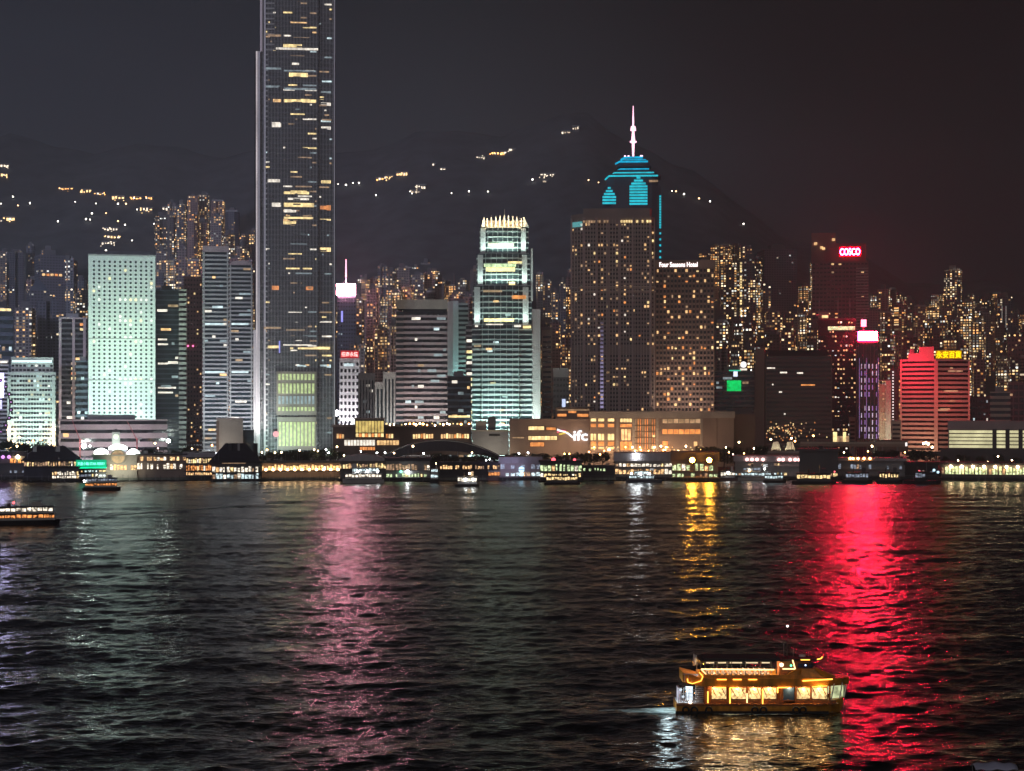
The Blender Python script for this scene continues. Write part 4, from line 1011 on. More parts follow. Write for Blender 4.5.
for i in range(44):
    px_ = random.uniform(591, 712); t.part('wall_lamp', MB().ball((t.x(px_), -7.6, t.z(random.choice([449.5, 447, 450.5]))), random.uniform(.35, .6), 6, 4), E[random.choice(['lamp', 'lampo', 'gold', 'warm'])])
t.part('dome', MB().ball((t.x(651), 4, t.z(410.5)), 2.6, 12, 8), W['cream'])
flood_t(t, 0, -34, 2, 0, 0, 22, 16000, (1, .66, .42), 130, 3)
t = T('podium_block', 'brown windowless block at the right end of the orange-lit mall', 'building', 744, 1445)
t.pbox('wall', 733.5, 755, 0, 30, 414, 452, W['brown']); t.pbox('roof_box', 727, 752, 4, 26, 408, 414, W['concd']); t.pbox('parapet', 733, 755.5, -.4, 30.4, 413, 414.4, W['concd'])
t = T('podium_block', 'plain stone podium block left of the three-letter mall wall', 'building', 492, 1440)
t.pbox('wall', 472, 508.8, 0, 30, 431, 455, W['conc']); t.pbox('upper_wall', 476, 486, 3, 25, 421, 431, W['cream']); t.pbox('chimney_block', 488, 496, 2, 20, 417, 431, W['concd']); t.pbox('cornice', 471.6, 509, -.4, 30, 430, 431.4, W['cream']); t.pbox('recess', 489, 500, -.3, .2, 434, 436, W['black'])
flood_t(t, 0, -25, 3, 0, 0, 14, 2500, (1, .9, .7), 25, 2)

t = T('podium_block', 'wide low block of warm terrace lights behind the dark arched roof', 'building', 420, 1450)
t.pbox('wall', 333, 471, 0, 30, 426, 455, W['brown']); t.pbox('deck_edge', 332, 472, -3, 0, 424.5, 427, W['mall'])
for i in range(26):
    px_ = 376 + i * 3.7
    t.part('terrace_light', MB().ball((t.x(px_ + random.uniform(-1, 1)), -2.5, t.z(425.5 - random.uniform(0, 2))), random.uniform(.55, .95), 6, 4), E[random.choice(['lamp', 'lampo', 'lampo', 'gold', 'lamp'])])
for a, b in ((413, 434), (441, 470), (386, 394), (337, 346)):
    n = int((b - a) / 2.6)
    for i in range(n): t.part('lit_window', MB().box(t.x(a + i * 2.6), t.x(a + i * 2.6 + 1.9), -.4, .2, t.z(438 + random.random()), t.z(433.5 + random.random())), E[random.choice(['orange', 'warm', 'gold'])])
t = T('glass_store', 'glowing golden glass box store left of the dark arched roof', 'store', 369, 1410)
t.pbox('glass_box', 355, 384.5, 0, 20, 419.5, 437.5, W['glass'])
gb = glow_mat('golden_glass', (1.0, .72, .22), .75, False, .35, .25)
for i in range(9): t.pbox('lit_pane', 355.8 + i * 3.15, 358.4 + i * 3.15, -.3, .1, 421, 432.5, gb)
for i in range(9): t.pbox('lit_pane', 355.8 + i * 3.15, 358.4 + i * 3.15, -.3, .1, 433.5, 437, E['orange'] if i % 2 else E['gold'])
t.pbox('roof_edge', 354.4, 385, -.8, 20.6, 418, 419.5, W['mall'])
t = T('shop_row', 'low row of bright white-lit shop fronts under the golden glass box', 'shop', 372, 1385)
t.pbox('wall', 343, 400, 0, 14, 438.5, 456, W['brown'])
for i in range(10): t.pbox('lit_window', 344.5 + i * 3.1, 347 + i * 3.1, -.3, .1, 440, 445.5, E['white'])
for i in range(7): t.pbox('lit_window', 377 + i * 3.2, 379.6 + i * 3.2, -.3, .1, 440.5, 445, E['warm'])
for i in range(6): t.pbox('lit_window', 360 + i * 2.6, 362 + i * 2.6, -.3, .1, 447, 450, E['orange'])

# dark arched roof
t = T('arched_roof', 'long dark arched canopy bulging over the piers below the cream striped tower', 'canopy', 441, 1345)
n = 26; m = MB()
for s_, (dz, y0, y1) in enumerate(((0, 0, 30),)):
    top = []; bot = []
    for i in range(n + 1):
        u = -1 + 2 * i / n; px_ = 441 + u * 68
        zt_ = t.z(440 + 21 * abs(u) ** 2.0); zb_ = zt_ - (1.6 + 6.5 * (1 - u * u))
        top.append((t.x(px_), zt_)); bot.append((t.x(px_), zb_))
    ring = bot + top[::-1]; k = len(ring)
    m.v = [(x, y0, z) for x, z in ring] + [(x, y1, z) for x, z in ring]
    for i in range(n):
        a, b_, c, d = i, i + 1, k - 2 - i, k - 1 - i
        m.f += [(a, b_, c, d), (k + a, k + d, k + c, k + b_)]
    for i in range(k): j = (i + 1) % k; m.f.append((i, k + i, k + j, j))
    m.mi = [0] * len(m.f)
t.part('roof', m, W['roofd'])
e1 = MB()
for i in range(n): 
    e1.bar((top[i][0], -.4, top[i][1] - .4), (top[i + 1][0], -.4, top[i + 1][1] - .4), .35, 5)
t.part('roof_edge', e1, W['pale'])  # pale bars put a highlight along the roof edge into the colour
for px_ in (388, 406, 424, 458, 476, 494): t.part('column', MB().cyl((t.x(px_), 4, 0), .5, t.z(440 + 21 * ((px_ - 441) / 68) ** 2) - 3, 8), W['metal'])
t.part('rear_wall', MB().box(t.x(392), t.x(490), 20, 22, 0, 9), W['black'])

# footbridges
for a, b, y, lab in ((800, 905, 443, 'long pale elevated walkway under the violet-lined tower'), (735, 800, 452, 'elevated walkway with pinkish lamps below the broad dark block'), (905, 1050, 453, 'dark elevated walkway beneath the lit yellow car park')):
    t = T('footbridge', lab, 'footbridge', (a + b) / 2, 1370)
    t.part('deck', MB().box(t.x(a), t.x(b), 0, 6, t.z(y + 3.5), t.z(y)), W['mall'] if y != 453 else W['concd'])
    t.part('parapet', MB().box(t.x(a), t.x(b), -.3, 0, t.z(y + 1), t.z(y - 1.2)), W['cream'] if y != 453 else W['concd'])
    for i in range(7): t.part('column', MB().cyl((t.x(a + (b - a) * (i + .5) / 7), 3, 0), .7, t.z(y + 3.5), 8), W['conc'])
t = T('shop_row', 'narrow strip of dazzling white and red shop lights under the pale slab', 'shop', 893, 1440)
t.pbox('wall', 877, 908, 0, 10, 440, 452, W['brown']); 
for i in range(9): t.pbox('lit_sign', 878 + i * 3.3, 880.8 + i * 3.3, -.5, -.1, 442.5, 446, glow_mat('shop_white', (1, .93, .9), 1.6) if i == 0 else (bpy.data.materials['shop_white'] if i not in (4, 5) else glow_mat('shop_red', (1, .3, .22), .9) if i == 4 else bpy.data.materials['shop_red']))
for px_, lab in ((776, 'left of two pale pyramid-roofed kiosks below the broad dark block'), (790, 'right of two pale pyramid-roofed kiosks below the broad dark block')):
    t = T('kiosk', lab, 'kiosk', px_, 1400)
    w = 5 * t.k
    t.part('roof', MB().prism([(-w, -w), (w, -w), (w, w), (-w, w)], 14, 20, [(-w * .5, -w * .5), (w * .5, -w * .5), (w * .5, w * .5), (-w * .5, w * .5)]), W['white'])
    for sx in (-1, 1):
        for sy in (-1, 1): t.part('column', MB().cyl((sx * w * .85, sy * w * .85, 0), .35, 14, 6), W['pale'])
    t.part('floor', MB().box(-w, w, -w, w, 7, 7.5), W['conc'])
    flood_t(t, 0, -16, 6, 0, 0, 18, 900, (1, .85, .5), 3, 1)

# ================================================================== PIERS
PM = {k: glow_mat('busy_' + k + '_interior', c, st, False, 1.0, .75) for k, c, st in (('warm', (1, .58, .26), 1.15), ('white', (1, .88, .70), 1.3), ('gold', (1, .70, .32), 1.3), ('cool', (.72, .92, .95), 1.0), ('orange', (1, .36, .10), 1.0), ('dimw', (1, .6, .35), .38), ('dimc', (.62, .72, .9), .32), ('lgreen', (.74, .95, .50), .95))}
def pier(px0, px1, yroof, yw, lab, storeys, wallm='concd', roof='flat', roofm='roofd', depth=36, mats=('white',), bay=3.0, deckm='black', ry=None, cat='ferry pier', p_lit=1.0, gap=.25, name='ferry_pier'):
    if yw > 481.5: yw -= 2.3
    Y = Yw(yw); t = T(name, lab, cat, (px0 + px1) / 2, Y, base=0.0)
    x0, x1 = t.x(px0), t.x(px1)
    t.part('deck', MB().box(x0 - 1, x1 + 1, -1.0, depth + 2, .4, t.z(yw - 3.0)), W[deckm])
    for i in range(max(3, int((x1 - x0) / 9))):
        n = max(3, int((x1 - x0) / 9)); xx = x0 + (x1 - x0) * (i + .5) / n
        t.part('pile', MB().cyl((xx, .0, -2.5), .5, 3.1, 8), W['conc'])
    zr = t.z(ry if ry else yroof)
    t.part('wall', MB().box(x0, x1, .8, depth, t.z(yw - 3.0), zr), W[wallm])
    nb = max(1, int((px1 - px0) / bay))
    for s_, (ya, yb) in enumerate(storeys):
        mm_ = mats[s_ % len(mats)]
        for i in range(nb):
            if random.random() > p_lit: continue
            a = px0 + (px1 - px0) * (i + gap / 2) / nb; b = px0 + (px1 - px0) * (i + 1 - gap / 2) / nb
            jt = random.uniform(0, .35) * (yb - ya)
            if random.random() < .3: b = a + (b - a) * random.uniform(.4, .8)
            t.part('lit_bay', MB().box(t.x(a), t.x(b), .45, .9, t.z(yb), t.z(ya + jt)), PM[mm_] if random.random() < .75 else PM[random.choice(['warm', 'white', 'dimw', 'gold'])])
        t.part('ledge', MB().box(x0 - .6, x1 + .6, -.4, .8, t.z(yb) - .55, t.z(yb) - .1), W[wallm])
    zt = t.z(yroof)
    zd = t.z(yw - 3.0)
    t.part('railing', MB().box(x0, x1, -.7, -.6, zd + 1.0, zd + 1.12), W['metal'])
    for i in range(int((x1 - x0) / 3.1)):
        xx = x0 + (i + random.random()) * 3.1; t.part('fender_post', MB().box(xx - .14, xx + .14, -1.25, -1.0, .1, zd + random.uniform(.2, 2.4)), W['conc' if random.random() < .4 else 'black'])
    for i in range(int((x1 - x0) / 9)):
        xx = random.uniform(x0 + 2, x1 - 3); hh = random.uniform(.8, 2.6); t.part('roof_unit', MB().box(xx, xx + random.uniform(1, 3.4), depth * .2, depth * .2 + 3, zr, max(zr, zt if roof != 'flat' else zr + 1) + (hh if roof == 'flat' else .3)), W[random.choice(['conc', 'dmetal', 'pale'])])
    for i in range(2): xx = random.uniform(x0 + 1, x1 - 1); t.part('flagpole', MB().cyl((xx, -.2, zr), .09, random.uniform(4, 8), 5), W['metal'])
    if roof == 'flat':
        t.part('roof', MB().box(x0 - 1, x1 + 1, -1, depth + 1, zr, max(zt, zr + 1.0)), W[roofm])
    elif roof == 'hip':
        hh = t.z(yroof) - zr
        t.part('roof', MB().prism([(x0 - 2, -2), (x1 + 2, -2), (x1 + 2, depth + 2), (x0 - 2, depth + 2)], zr, zr + hh, [(x0 + 9, depth * .35), (x1 - 9, depth * .35), (x1 - 9, depth * .65), (x0 + 9, depth * .65)]), W[roofm])
        t.part('roof_edge', MB().box(x0 - 2.2, x1 + 2.2, -2.2, depth + 2.2, zr - .5, zr - .02), W['dmetal'])
    elif roof == 'curve':
        m = MB(); n = 12; ring = []
        for i in range(n + 1):
            u = -1 + 2 * i / n; ring.append((x0 - 1 + (x1 - x0 + 2) * i / n, zr + (zt - zr) * (1 - u * u) + .6))
        ring2 = [(x0 - 1, zr)] + ring + [(x1 + 1, zr)]; k = len(ring2)
        m.v = [(x, -1, z) for x, z in ring2] + [(x, depth, z) for x, z in ring2]
        m.f = [tuple(range(k))[::-1], tuple(range(k, 2 * k))] + [(i, (i + 1) % k, k + (i + 1) % k, k + i) for i in range(k)]
        m.mi = [0] * len(m.f); t.part('roof', m, W[roofm])
    return t

GRNX = 0
GRN = glow_mat('green_sign_light', (.0, .90, .36), 1.7, True, .25, .3)
t = pier(24, 79, 447, 483, 'wide dark-roofed pier with dim warm window row, left of the green sign', [(461.5, 466)], 'roofd', 'hip', 'roofd', 50, ('dimw',), 2.6, ry=460)
t = pier(52, 79, 468, 484.5, 'small dark landing with cream-lit cabin windows left of the green sign', [(471, 475), (475.6, 478.2)], 'concd', 'flat', 'black', 12, ('white', 'white'), 2.4)
t = pier(77, 106, 466.8, 484, 'dark pier carrying a long bright green sign across its front', [(470, 472), (474, 476.5)], 'black', 'flat', 'black', 20, ('cool', 'dimc'), 3.4, p_lit=.7)
t.sign(76, 106.5, 459.8, 467.2, glow_mat('green_board', (.0, .55, .26), .9, True), -1.2, .5, '天星小輪 STAR FERRY', glow_mat('cyan_green_letters', (.25, 1, .8), 2.2), .45, .9)
t.pbox('green_edge', 76, 106.5, -1.6, -1.1, 467.2, 468.2, GRN)
t = pier(93, 137, 463, 481, 'pale old pier hall with three dazzling white canopies and a clock tower', [(463.5, 470)], 'cream', 'flat', 'cream', 26, ('warm',), 3.2, 'sea', p_lit=.7, ry=456)
WC = glow_mat('white_canopy_light', (.84, 1.0, .90), 5.0, True)
for a, b, y0, y1 in ((94, 108, 448.5, 454), (108.5, 127.5, 444.5, 450), (127, 140, 449, 456.5)):
    m = MB(); c = (t.x(a) + t.x(b)) / 2; hw_ = (t.x(b) - t.x(a)) / 2; n = 8
    ring = [(c - hw_, t.z(y1))] + [(c + hw_ * (-1 + 2 * i / n), t.z(y1) + (t.z(y0) - t.z(y1)) * (1 - .55 * (-1 + 2 * i / n) ** 2)) for i in range(n + 1)] + [(c + hw_, t.z(y1))]
    k = len(ring); m.v = [(x, 4, z) for x, z in ring] + [(x, 16, z) for x, z in ring]
    m.f = [tuple(range(k))[::-1], tuple(range(k, 2 * k))] + [(i, (i + 1) % k, k + (i + 1) % k, k + i) for i in range(k)]; m.mi = [0] * len(m.f)
    t.part('canopy', m, WC)
t.part('arch_window', MB().cyl((t.x(118), -.2, t.z(457)), 4.6, .5, 18, 'y'), E['dimw'])
t.part('arch_rim', MB().torus((t.x(118), -.3, t.z(457)), 5, .5, 'y', 22, 6), W['cream'])
tw = t.part('clock_tower', MB().box(t.x(112), t.x(120), 18, 24, t.z(457), t.z(432.5)), W['pale'])
t.part('clock_face', MB().cyl((t.x(116), 17.6, t.z(437)), 1.9, .4, 14, 'y'), glow_mat('clock_face_light', (.9, 1, .75), .9), tw)
t.part('pyramid_roof', MB().prism([(t.x(111.5), 17.5), (t.x(120.5), 17.5), (t.x(120.5), 24.5), (t.x(111.5), 24.5)], t.z(432.5), t.z(429), [(t.x(115.5), 20.5), (t.x(116.5), 20.5), (t.x(116.5), 21.5), (t.x(115.5), 21.5)]), W['conc'], tw)
flood_t(t, 0, -14, 3, 0, 4, 14, 2500, (.95, 1, .8), 24, 1)
flood_t(t, t.x(116), 12, 18, t.x(116), 18, 26, 100, (.75, 1, .6), 3, 1)
t = pier(137, 186, 457, 480.5, 'low promenade hall with warm shop lights between the white canopies and striped-roof pier', [(456.5, 460.5), (463, 469)], 'mall', 'flat', 'roofd', 20, ('warm', 'white'), 3.2, 'sea', p_lit=.75, ry=455)
t = pier(184, 214, 453, 482.5, 'pier wing of tall slanting golden window bays left of the two-storey white-lit pier', [(458, 463), (464.5, 470.5), (472, 475)], 'concd', 'flat', 'rooft', 40, ('gold', 'orange', 'warm'), 2.1, ry=457)
t = pier(212, 259, 444, 484, 'dark-roofed pier end with two storeys of bright white windows', [(466.3, 472), (473.3, 478.8)], 'concd', 'hip', 'roofd', 46, ('white', 'cool'), 3.4, ry=462)
t.part('veranda_strip', MB().box(t.x(222), t.x(246), .3, .8, t.z(463.6), t.z(461.4)), E['dimw'])
t = pier(262, 342, 461, 480.5, 'long low arcade of small warm shop lights under the dark promenade trees', [(464.5, 470)], 'brown', 'flat', 'concd', 14, ('warm',), 3.0, 'sea', p_lit=.9, ry=463, name='promenade_arcade', cat='arcade')
for i in range(11):
    t.part('wall_lamp', MB().ball((t.x(266 + i * 7.2), -.8, t.z(469.5)), .75, 8, 5), E['lamp'])
t = pier(340, 386, 455.5, 483.5, 'rounded pinkish-roofed pier with golden windows behind a moored white ferry', [(463, 468.5)], 'concd', 'curve', 'rooft', 30, ('gold',), 2.6, ry=461)
t = pier(386, 430, 458, 483.5, 'dim olive-lit two-storey pier right of the moored white ferry', [(463.5, 470), (473, 477)], 'conc', 'flat', 'roofd', 30, ('dimw', 'lgreen'), 3.0, ry=461, p_lit=.8)
for px_, y, e in ((401, 471.5, glow_mat('green_nav_lamp', (.2, 1, .5), 4)), (407.5, 471.5, E['lampw'])): t.part('lamp', MB().ball((t.x(px_), -.6, t.z(y)), .9, 8, 5), e)
for px_ in (399, 423): t.part('red_beacon', MB().ball((t.x(px_), 2, t.z(459.5)), .8, 6, 4), glow_mat('red_beacon', (1, .12, .15), 3) if px_ == 399 else bpy.data.materials['red_beacon'])
t = pier(440, 500, 462, 480.5, 'low quay arcade of tiny warm lights under the dark arched roof', [(465, 469)], 'black', 'flat', 'roofd', 12, ('warm',), 2.5, 'sea', ry=464, p_lit=.8, name='promenade_arcade', cat='arcade')
PUR = glow_mat('violet_pier_wash', (.6, .6, 1.0), .35, var=.4, scale=.2)
t = pier(500, 541, 457, 483, 'violet-washed pier half with blue-white lamps', [(464, 469), (472, 476)], 'pinkw', 'flat', 'rooft', 30, ('dimc', 'cool'), 4.6, ry=463, p_lit=.6)
t.part('porthole_light', MB().cyl((t.x(521.5), -.2, t.z(469.5)), 2.0, .4, 14, 'y'), glow_mat('blue_white_disc', (.5, .8, 1), 2.0)); t.part('porthole_light', MB().cyl((t.x(521.5), -.2, t.z(474.5)), 1.6, .4, 12, 'y'), bpy.data.materials['blue_white_disc'])
flood_t(t, -8, -20, 10, -8, 0, 12, 900, (.62, .6, 1), 12, 1)
t = pier(540, 582, 461, 484, 'green-windowed two-deck pier half with a red beacon on its roof', [(463.5, 471), (473.2, 477)], 'concd', 'flat', 'roofd', 30, ('lgreen', 'gold'), 3.6, ry=462)
for px_, r in ((553.5, 1.5), (574.5, 1.0)): t.part('red_beacon', MB().ball((t.x(px_), 1, t.z(459.8)), r, 8, 5), bpy.data.materials['red_beacon'])
t = pier(583, 614, 466, 480.5, 'short quay of small greenish lamps between two long piers', [(468, 471)], 'black', 'flat', 'roofd', 10, ('lgreen',), 2.6, 'sea', ry=467, p_lit=.8, name='promenade_arcade', cat='arcade')
t = pier(615, 672, 453, 482.5, 'white-roofed pier hall with white-lit storeys behind a teal-lit ferry', [(463.5, 466.5), (469, 474)], 'conc', 'flat', 'rooft', 34, ('white', 'warm'), 3.6, ry=461)
t.part('roof_lamp_row', MB().box(t.x(641), t.x(672), 2, 2.6, t.z(456.5), t.z(454)), E['dimw'])
t.part('roof_spotlight', MB().ball((t.x(636), -1, t.z(456)), 1.8, 8, 6), E['lampw'])
t = pier(672, 718, 452, 483.5, 'pier with two blazing orange floodlights on its front', [(463.5, 470.5), (473, 477)], 'mall', 'flat', 'brown', 36, ('lgreen', 'lgreen'), 4.2, ry=461, p_lit=.85)
S_OR = glow_mat('orange_floodlight', (1.0, .40, .03), 460.0, True)
for px_ in (692.2, 709.2):
    arm = t.part('floodlight_arm', MB().bar((t.x(px_), 1, t.z(463)), (t.x(px_), -2, t.z(460)), .2, 6), W['dmetal'])
    t.part('floodlight_lens', MB().cyl((t.x(px_), -3.0, t.z(460)), 1.55, .5, 20, 'y'), S_OR, arm)
    t.part('floodlight_shield', MB().cyl((t.x(px_), -2.6, t.z(460)), 2.1, .9, 20, 'y'), W['dmetal'], arm)  # plate added behind the lens to keep its light off the wall
for px_ in (690, 708, 713.5): t.part('roof_lamp', MB().ball((t.x(px_), 2, t.z(454)), .9, 8, 5), E['lampo'])
t = pier(735, 800, 456, 482, 'long pinkish-railed pier deck with a row of moored launches before it', [(463, 465.5), (472.5, 475.5)], 'conc', 'flat', 'rooft', 30, ('dimw', 'cool'), 3.2, ry=461.5, p_lit=.55)
for px_, in ((747,), (752,), (757,), (763,), (779,), (783,), (790,), (795,), (799,)): t.part('rail_lamp', MB().ball((t.x(px_), -1.6, t.z(459.5)), .95, 8, 5), E['lampp'])
t = pier(799, 838, 449, 482.5, 'dark box-like pier building left of the red reflection', [(473, 476.3)], 'concd', 'flat', 'concd', 34, ('gold',), 5, ry=451, p_lit=.9)
t = pier(838, 905, 458, 482, 'dark ribbed pier with few pale lamps directly behind the red reflection', [(464, 469), (472.5, 475)], 'conc', 'flat', 'rooft', 30, ('dimc', 'dimw'), 3.0, ry=461, p_lit=.35)
for px_ in (850, 853, 858, 864, 870): t.part('roof_lamp', MB().ball((t.x(px_), -1, t.z(458.5)), .8, 8, 5), E['lampo'])
t = pier(905, 938, 462, 482.5, 'black pier gap with tiny red and blue lamps right of the red reflection', [(470, 472)], 'black', 'flat', 'black', 20, ('dimc',), 4, ry=465, p_lit=.3)
for px_, y, e in ((919, 471.5, 'red_beacon'), (934, 470, 'blue_white_disc'), (938, 472, 'blue_white_disc')): t.part('lamp', MB().ball((t.x(px_), -.8, t.z(y)), .9, 8, 5), bpy.data.materials[e])
t = pier(941, 1060, 463, 481, 'long pier of pale-green glowing bays at the right edge below the car park', [(466.3, 474.5)], 'concd', 'flat', 'roofd', 36, ('lgreen',), 3.4, ry=465)
for i in range(9): t.part('front_lamp', MB().ball((t.x(950.5 + i * 11.2), -1.4, t.z(466.8)), .95, 8, 5), E['lamp'])
t = pier(-40, 26, 452, 482.5, 'dim violet landing stage at the left edge of the waterfront', [(458, 463), (470, 473)], 'concd', 'flat', 'roofd', 20, ('orange', 'dimc'), 4, ry=456, p_lit=.6)
for px_, c in ((3, 'violet_cabin_light'), (9, 'violet_cabin_light'), (18, 'lamp_globe')): t.part('lamp', MB().ball((t.x(px_), -.8, t.z(457)), 1.3, 8, 5), bpy.data.materials[c])

# ================================================================== TREES
def leaf_crown(r, h, n, seed):
    rs = random.Random(seed); m = MB(); clumps = []
    for _ in range(11):
        a = rs.uniform(0, 6.28); q = r * rs.uniform(.15, .75); clumps.append((q * math.cos(a), q * math.sin(a), h * rs.uniform(.38, .92), r * rs.uniform(.28, .48)))
    for i in range(n):
        c = rs.choice(clumps); d = Vector((rs.gauss(0, 1), rs.gauss(0, 1), rs.gauss(0, .8))).normalized() * c[3] * rs.uniform(.6, 1.1)
        p0 = Vector(c[:3]) + d; u = Vector((rs.gauss(0, 1), rs.gauss(0, 1), rs.gauss(0, 1))).normalized(); v = u.orthogonal().normalized(); s_ = rs.uniform(.35, .75)
        b = len(m.v); m.v += [tuple(p0 + u * s_), tuple(p0 + v * s_ * .7), tuple(p0 - u * s_), tuple(p0 - v * s_ * .7)]; m.f.append((b, b + 1, b + 2, b + 3)); m.mi.append(0)
    return m
def trunk(h, r, seed):
    rs = random.Random(seed); m = MB().bar((0, 0, 0), (0.2, 0, h * .5), .38, 7, .26)
    for i in range(5):
        a = i * 1.3 + rs.random(); m.bar((0.2, 0, h * (.35 + .03 * i)), (r * .55 * math.cos(a), r * .55 * math.sin(a), h * rs.uniform(.6, .8)), .2, 5, .07)
    return m
TP = []
for sd_ in range(4):
    hh = 12 + sd_; r_ = 5.2 + .4 * sd_
    o = empty('tree', (0, 0, 0), 'x', 'tree', 'trees along the harbour promenade')
    trunk(hh, r_, sd_).build('trunk', W['bark'], o); c = leaf_crown(r_, hh, 800, sd_).build('crown', W['leaf'], o)
    TP.append(o)
ORD = ['first', 'second', 'third', 'fourth', 'fifth', 'sixth', 'seventh', 'eighth', 'ninth', 'tenth', 'eleventh', 'twelfth', 'thirteenth', 'fourteenth', 'fifteenth', 'sixteenth', 'seventeenth', 'eighteenth', 'nineteenth', 'twentieth', 'twenty-first', 'twenty-second', 'twenty-third', 'twenty-fourth', 'twenty-fifth', 'twenty-sixth', 'twenty-seventh', 'twenty-eighth', 'twenty-ninth', 'thirtieth']
used = set()
rows = [('before the foot of the tallest skyscraper', [262, 269, 277, 285, 293, 301, 308, 316, 324, 331, 337], 1325, 449), ('beneath the dark arched roof', [437, 446, 455, 464, 473, 482, 491], 1318, 454), ('before the three-letter mall wall', [508, 517, 526, 536, 546, 556, 566, 575, 585, 594, 603], 1335, 452),
        ('behind the arcade left of the striped-roof pier', [140, 149, 158, 168, 176, 186], 1350, 448), ('around the brown block right of the mall', [700, 712, 724, 735, 748, 760], 1340, 447), ('near the dark box-like pier', [806, 818, 830, 842, 880, 892, 915, 927], 1345, 450), ('at the far left edge of the waterfront', [12, 22, 33, 44, 55], 1360, 441),
        ('on the right behind the glowing green pier', [945, 962, 980, 998, 1016], 1345, 455), ('above the white-roofed pier hall', [620, 634, 648, 662, 676], 1345, 452)]
for lm, pxs, Y, ytop in rows:
    for i, px_ in enumerate(pxs):
        k = random.randrange(4); src = TP[k]
        if k in used: o = copy_tree(src)
        else: o = src; used.add(k)
        yt = ytop + random.uniform(-1.5, 2.5); Yt = Y + random.uniform(-8, 8)
        hwant = wz(yt, Yt) - 4; s_ = hwant / (12.5 + k)
        o.location = (wx(px_, Yt), Yt, 4.0); o.scale = (s_ * random.uniform(.9, 1.2), s_, s_); o.rotation_euler = (0, 0, random.uniform(0, 6.28))
        o['label'] = f'dark leafy tree {lm}, {ORD[i]} from the left'
for k in range(4):
    if k not in used:
        for ch in list(TP[k].children): bpy.data.objects.remove(ch)
        bpy.data.objects.remove(TP[k])

# ================================================================== STREET LAMPS
LP = None
def street_lamp(px, py, Y, em, lab, grp, arms=1, r=.48, base=4.0):
    o = empty('street_lamp', (wx(px, Y), Y, base), lab, 'street lamp', grp)
    h = wz(py, Y) - base
    MB().cyl((0, 0, 0), .14, h, 6, r2=.09).build('pole', W['metal'], o)
    MB().ball((0, 0, h + r), r, 8, 6).build('lamp_globe', em, o)
    return o
groups = [('before the tallest skyscraper', [(262,452,'lamp'),(267,449.5,'lampo'),(275,452.5,'lamp'),(281.5,452,'lamp'),(299.5,450,'lamp'),(314,449.5,'lamp'),(318,450.5,'lamp'),(326,449,'lampw'),(328.5,452.5,'lampw'),(337,446.5,'lamp'),(344,455,'lamp')]),
 ('before the dark arched roof', [(361,451,'lampw'),(377,452.5,'lampw'),(385,452.5,'lampw'),(394,452.8,'lamp'),(413,446,'lamp'),(423.5,453,'lampw'),(436,463,'lamp'),(464,463,'lampo'),(472,452.5,'lamp'),(486,460,'lampw'),(489.5,459,'lampw')]),
 ('before the three-letter mall wall', [(519,453,'lampw'),(528,452.5,'lampw'),(564.5,453.5,'lampo'),(569.5,453.5,'lampo'),(589,451.5,'lampo'),(600,454,'lampo'),(640,447,'lampo'),(661,446,'lamp'),(686,446,'lamp')]),
 ('below the broad dark block', [(726,447,'lamp'),(729,452,'lampo'),(733,454,'lampp'),(739,442,'lamp'),(744,453,'lampo'),(754,448,'lamp'),(771,439,'lamp'),(791.5,438,'lamp'),(795,441,'lampo'),(813.5,435.5,'lampo'),(844,452,'lamp')]),
 ('around the foot of the department store', [(872,446,'lamp'),(868,451,'lampo'),(905,452,'lampo'),(958,460,'lamp'),(988,461.5,'lamp'),(998,456,'lamp'),(1012,460,'lamp')]),
 ('around the old pier with white canopies', [(65,451,'lampo'),(84.5,447,'lampw'),(90,446,'lampw'),(155,443,'lamp'),(168.5,441.5,'lampw'),(158,448,'lampp'),(192,448.5,'lamp'),(212,445,'lampo'),(246,451.5,'lamp')]),
 ('at the left edge near the wheel', [(13,441,'lamp'),(19,437,'lamp'),(22,444,'lampo'),(28,442,'lamp'),(33,441,'lampo'),(17,446,'lamp'),(41,440,'lampo'),(54,449,'lamp')])]
for lm, pts in groups:
    for i, (px_, y, e) in enumerate(pts):
        col = {'lamp': 'warm white', 'lampw': 'cold white', 'lampo': 'orange', 'lampp': 'pinkish'}[e]
        street_lamp(px_, y + 1, 1312 if 261 < px_ < 345 else (1385 if y < 446 else 1322), E[e], f'{col} globe street lamp {lm}, {ORD[i]} from the left', 'street lamps along the waterfront', r=.50 if y > 446 else .62)
E_ST = glow_mat('stadium_lamp', (.86, 1.0, .92), 340.0, True)
o = street_lamp(84, 448, 1400, E_ST, 'brilliant white mast floodlight above the dark-roofed pier', None, r=1.7)
o = street_lamp(168.5, 442.5, 1400, E_ST, 'brilliant white mast floodlight below the narrow pale striped tower', None, r=1.3)
flood('quay_light', (wx(56, 1400), 1380, 12), (wx(56, 1400), 1420, 12), 1800, (.85, 1, .35), 6, 4)

